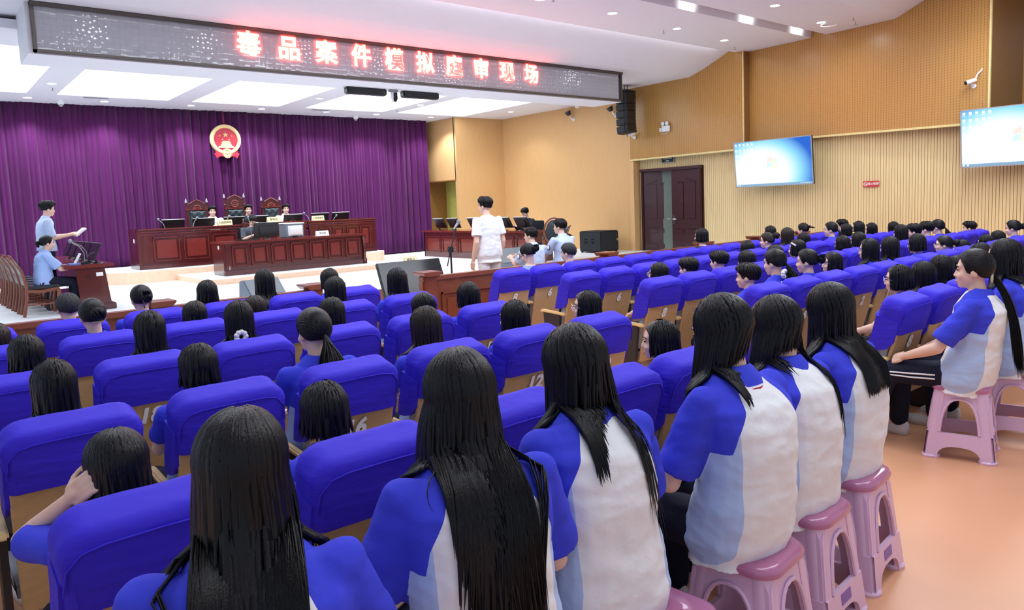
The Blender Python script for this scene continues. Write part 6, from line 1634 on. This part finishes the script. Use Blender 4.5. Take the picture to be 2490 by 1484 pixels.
seated('judge in white shirt at the right of the bench', (7.90, 19.05, 0.52), D(180), 1.41, 'tee_white', SH(52), hyaw=-12, col=('tee_white',)*3)
seated('clerk in slate T-shirt with bowed head at the lower desk', (6.20, 17.02, 0.37), D(180), 1.30, 'shirt_slate', SH(53, 0.4), hpitch=-38, lean=10)
t = thing('office_chair', 'black chair under the clerk at the lower desk', 'chair', (6.2, 17.05, 0.37), D(180))
MB().box((0, 0, 0.42), (0.46, 0.46, 0.08)).build('seat', 'black_plastic', t, bevel=0.02); MB().box((0, -0.25, 0.75), (0.44, 0.06, 0.5)).build('backrest', 'black_plastic', t, bevel=0.02)
for s in (-1, 1): MB().tube([(s*0.27, 0.2, 0.62), (s*0.27, -0.2, 0.62), (s*0.24, -0.22, 0.44)], 0.02, 6).build('armrest', 'black_plastic', t)
m = MB(); m.cyl((0, 0, 0.05), (0, 0, 0.4), 0.03)
for k in range(5): m.tube([(0, 0, 0.08), (0.27*math.cos(k*1.257), 0.27*math.sin(k*1.257), 0.03)], 0.022, 6)
m.build('base', 'black_plastic', t)
seated('person in dark suit reading with lowered head behind the defence desk', (12.62, 14.5, SZ), D(90), 1.32, 'shirt_black', SH(54, 0.45), hpitch=-28, lean=8, sleeve=0.95, long=True)
t = thing('office_chair', 'black chair under the reading person behind the defence desk', 'chair', (12.68, 14.5, SZ), D(90))
MB().box((0, 0, 0.42), (0.46, 0.46, 0.08)).build('seat', 'leather', t, bevel=0.02); MB().box((0, -0.27, 0.72), (0.44, 0.06, 0.5)).build('backrest', 'leather', t, bevel=0.02)
for sx in (-.2, .2):
    for sy in (-.2, .2): MB().cyl((sx, sy, 0), (sx, sy, 0.4), 0.02, n=8).build('leg', 'railing_wood', t)
def bailiff(label, x, y, zc, hs, hy, sd):
    t, p = seated(label, (x, y, 0), D(6), zc, 'uniform_pale', SH(sd, 0.2), hyaw=hy, lean=2, hs=hs, col=('uniform_pale',)*3, sleeve=0.85)
    for q in (0, 1):
        S = p.S[q]; sx = -1 if q == 0 else 1
        MB().box(S+V((-sx*0.03, -0.0, 0.062)), (0.11, 0.05, 0.012), rot=Matrix.Rotation(sx*0.35, 3, 'Y')).build('epaulette', 'trouser_navy', t, bevel=0.003)
    S, E = p.S[0], p.A[0][0]
    c = S.lerp(E, 0.45)+V((-0.066, -0.02, 0.0))
    MB().ell(c, (0.008, 0.036, 0.042), None, 14, 8).build('arm_badge', 'tie_dark', t, smooth=True)
    MB().ell(c+V((-0.004, 0, 0)), (0.007, 0.026, 0.032), None, 14, 8).build('arm_badge', 'paper', t, smooth=True)
    c = thing('wooden_chair', 'chair under the ' + label.split(',')[0], 'chair', (x, y, 0), D(6))
    MB().box((0, 0, hs-0.04), (0.44, 0.44, 0.06)).build('seat', 'leather', c, bevel=0.02)
    for sx in (-.19, .19):
        for sy in (-.19, .19): MB().cyl((sx, sy, 0), (sx, sy, hs-0.06), 0.02, n=8).build('leg', 'railing_wood', c)
bailiff('taller bailiff in pale blue shirt with arm badge, beyond the railing', 7.92, 8.30, 1.43, 0.55, 22, 60)
bailiff('smaller bailiff in pale blue shirt, left of the taller one beyond the railing', 7.30, 8.30, 1.325, 0.48, 25, 61)
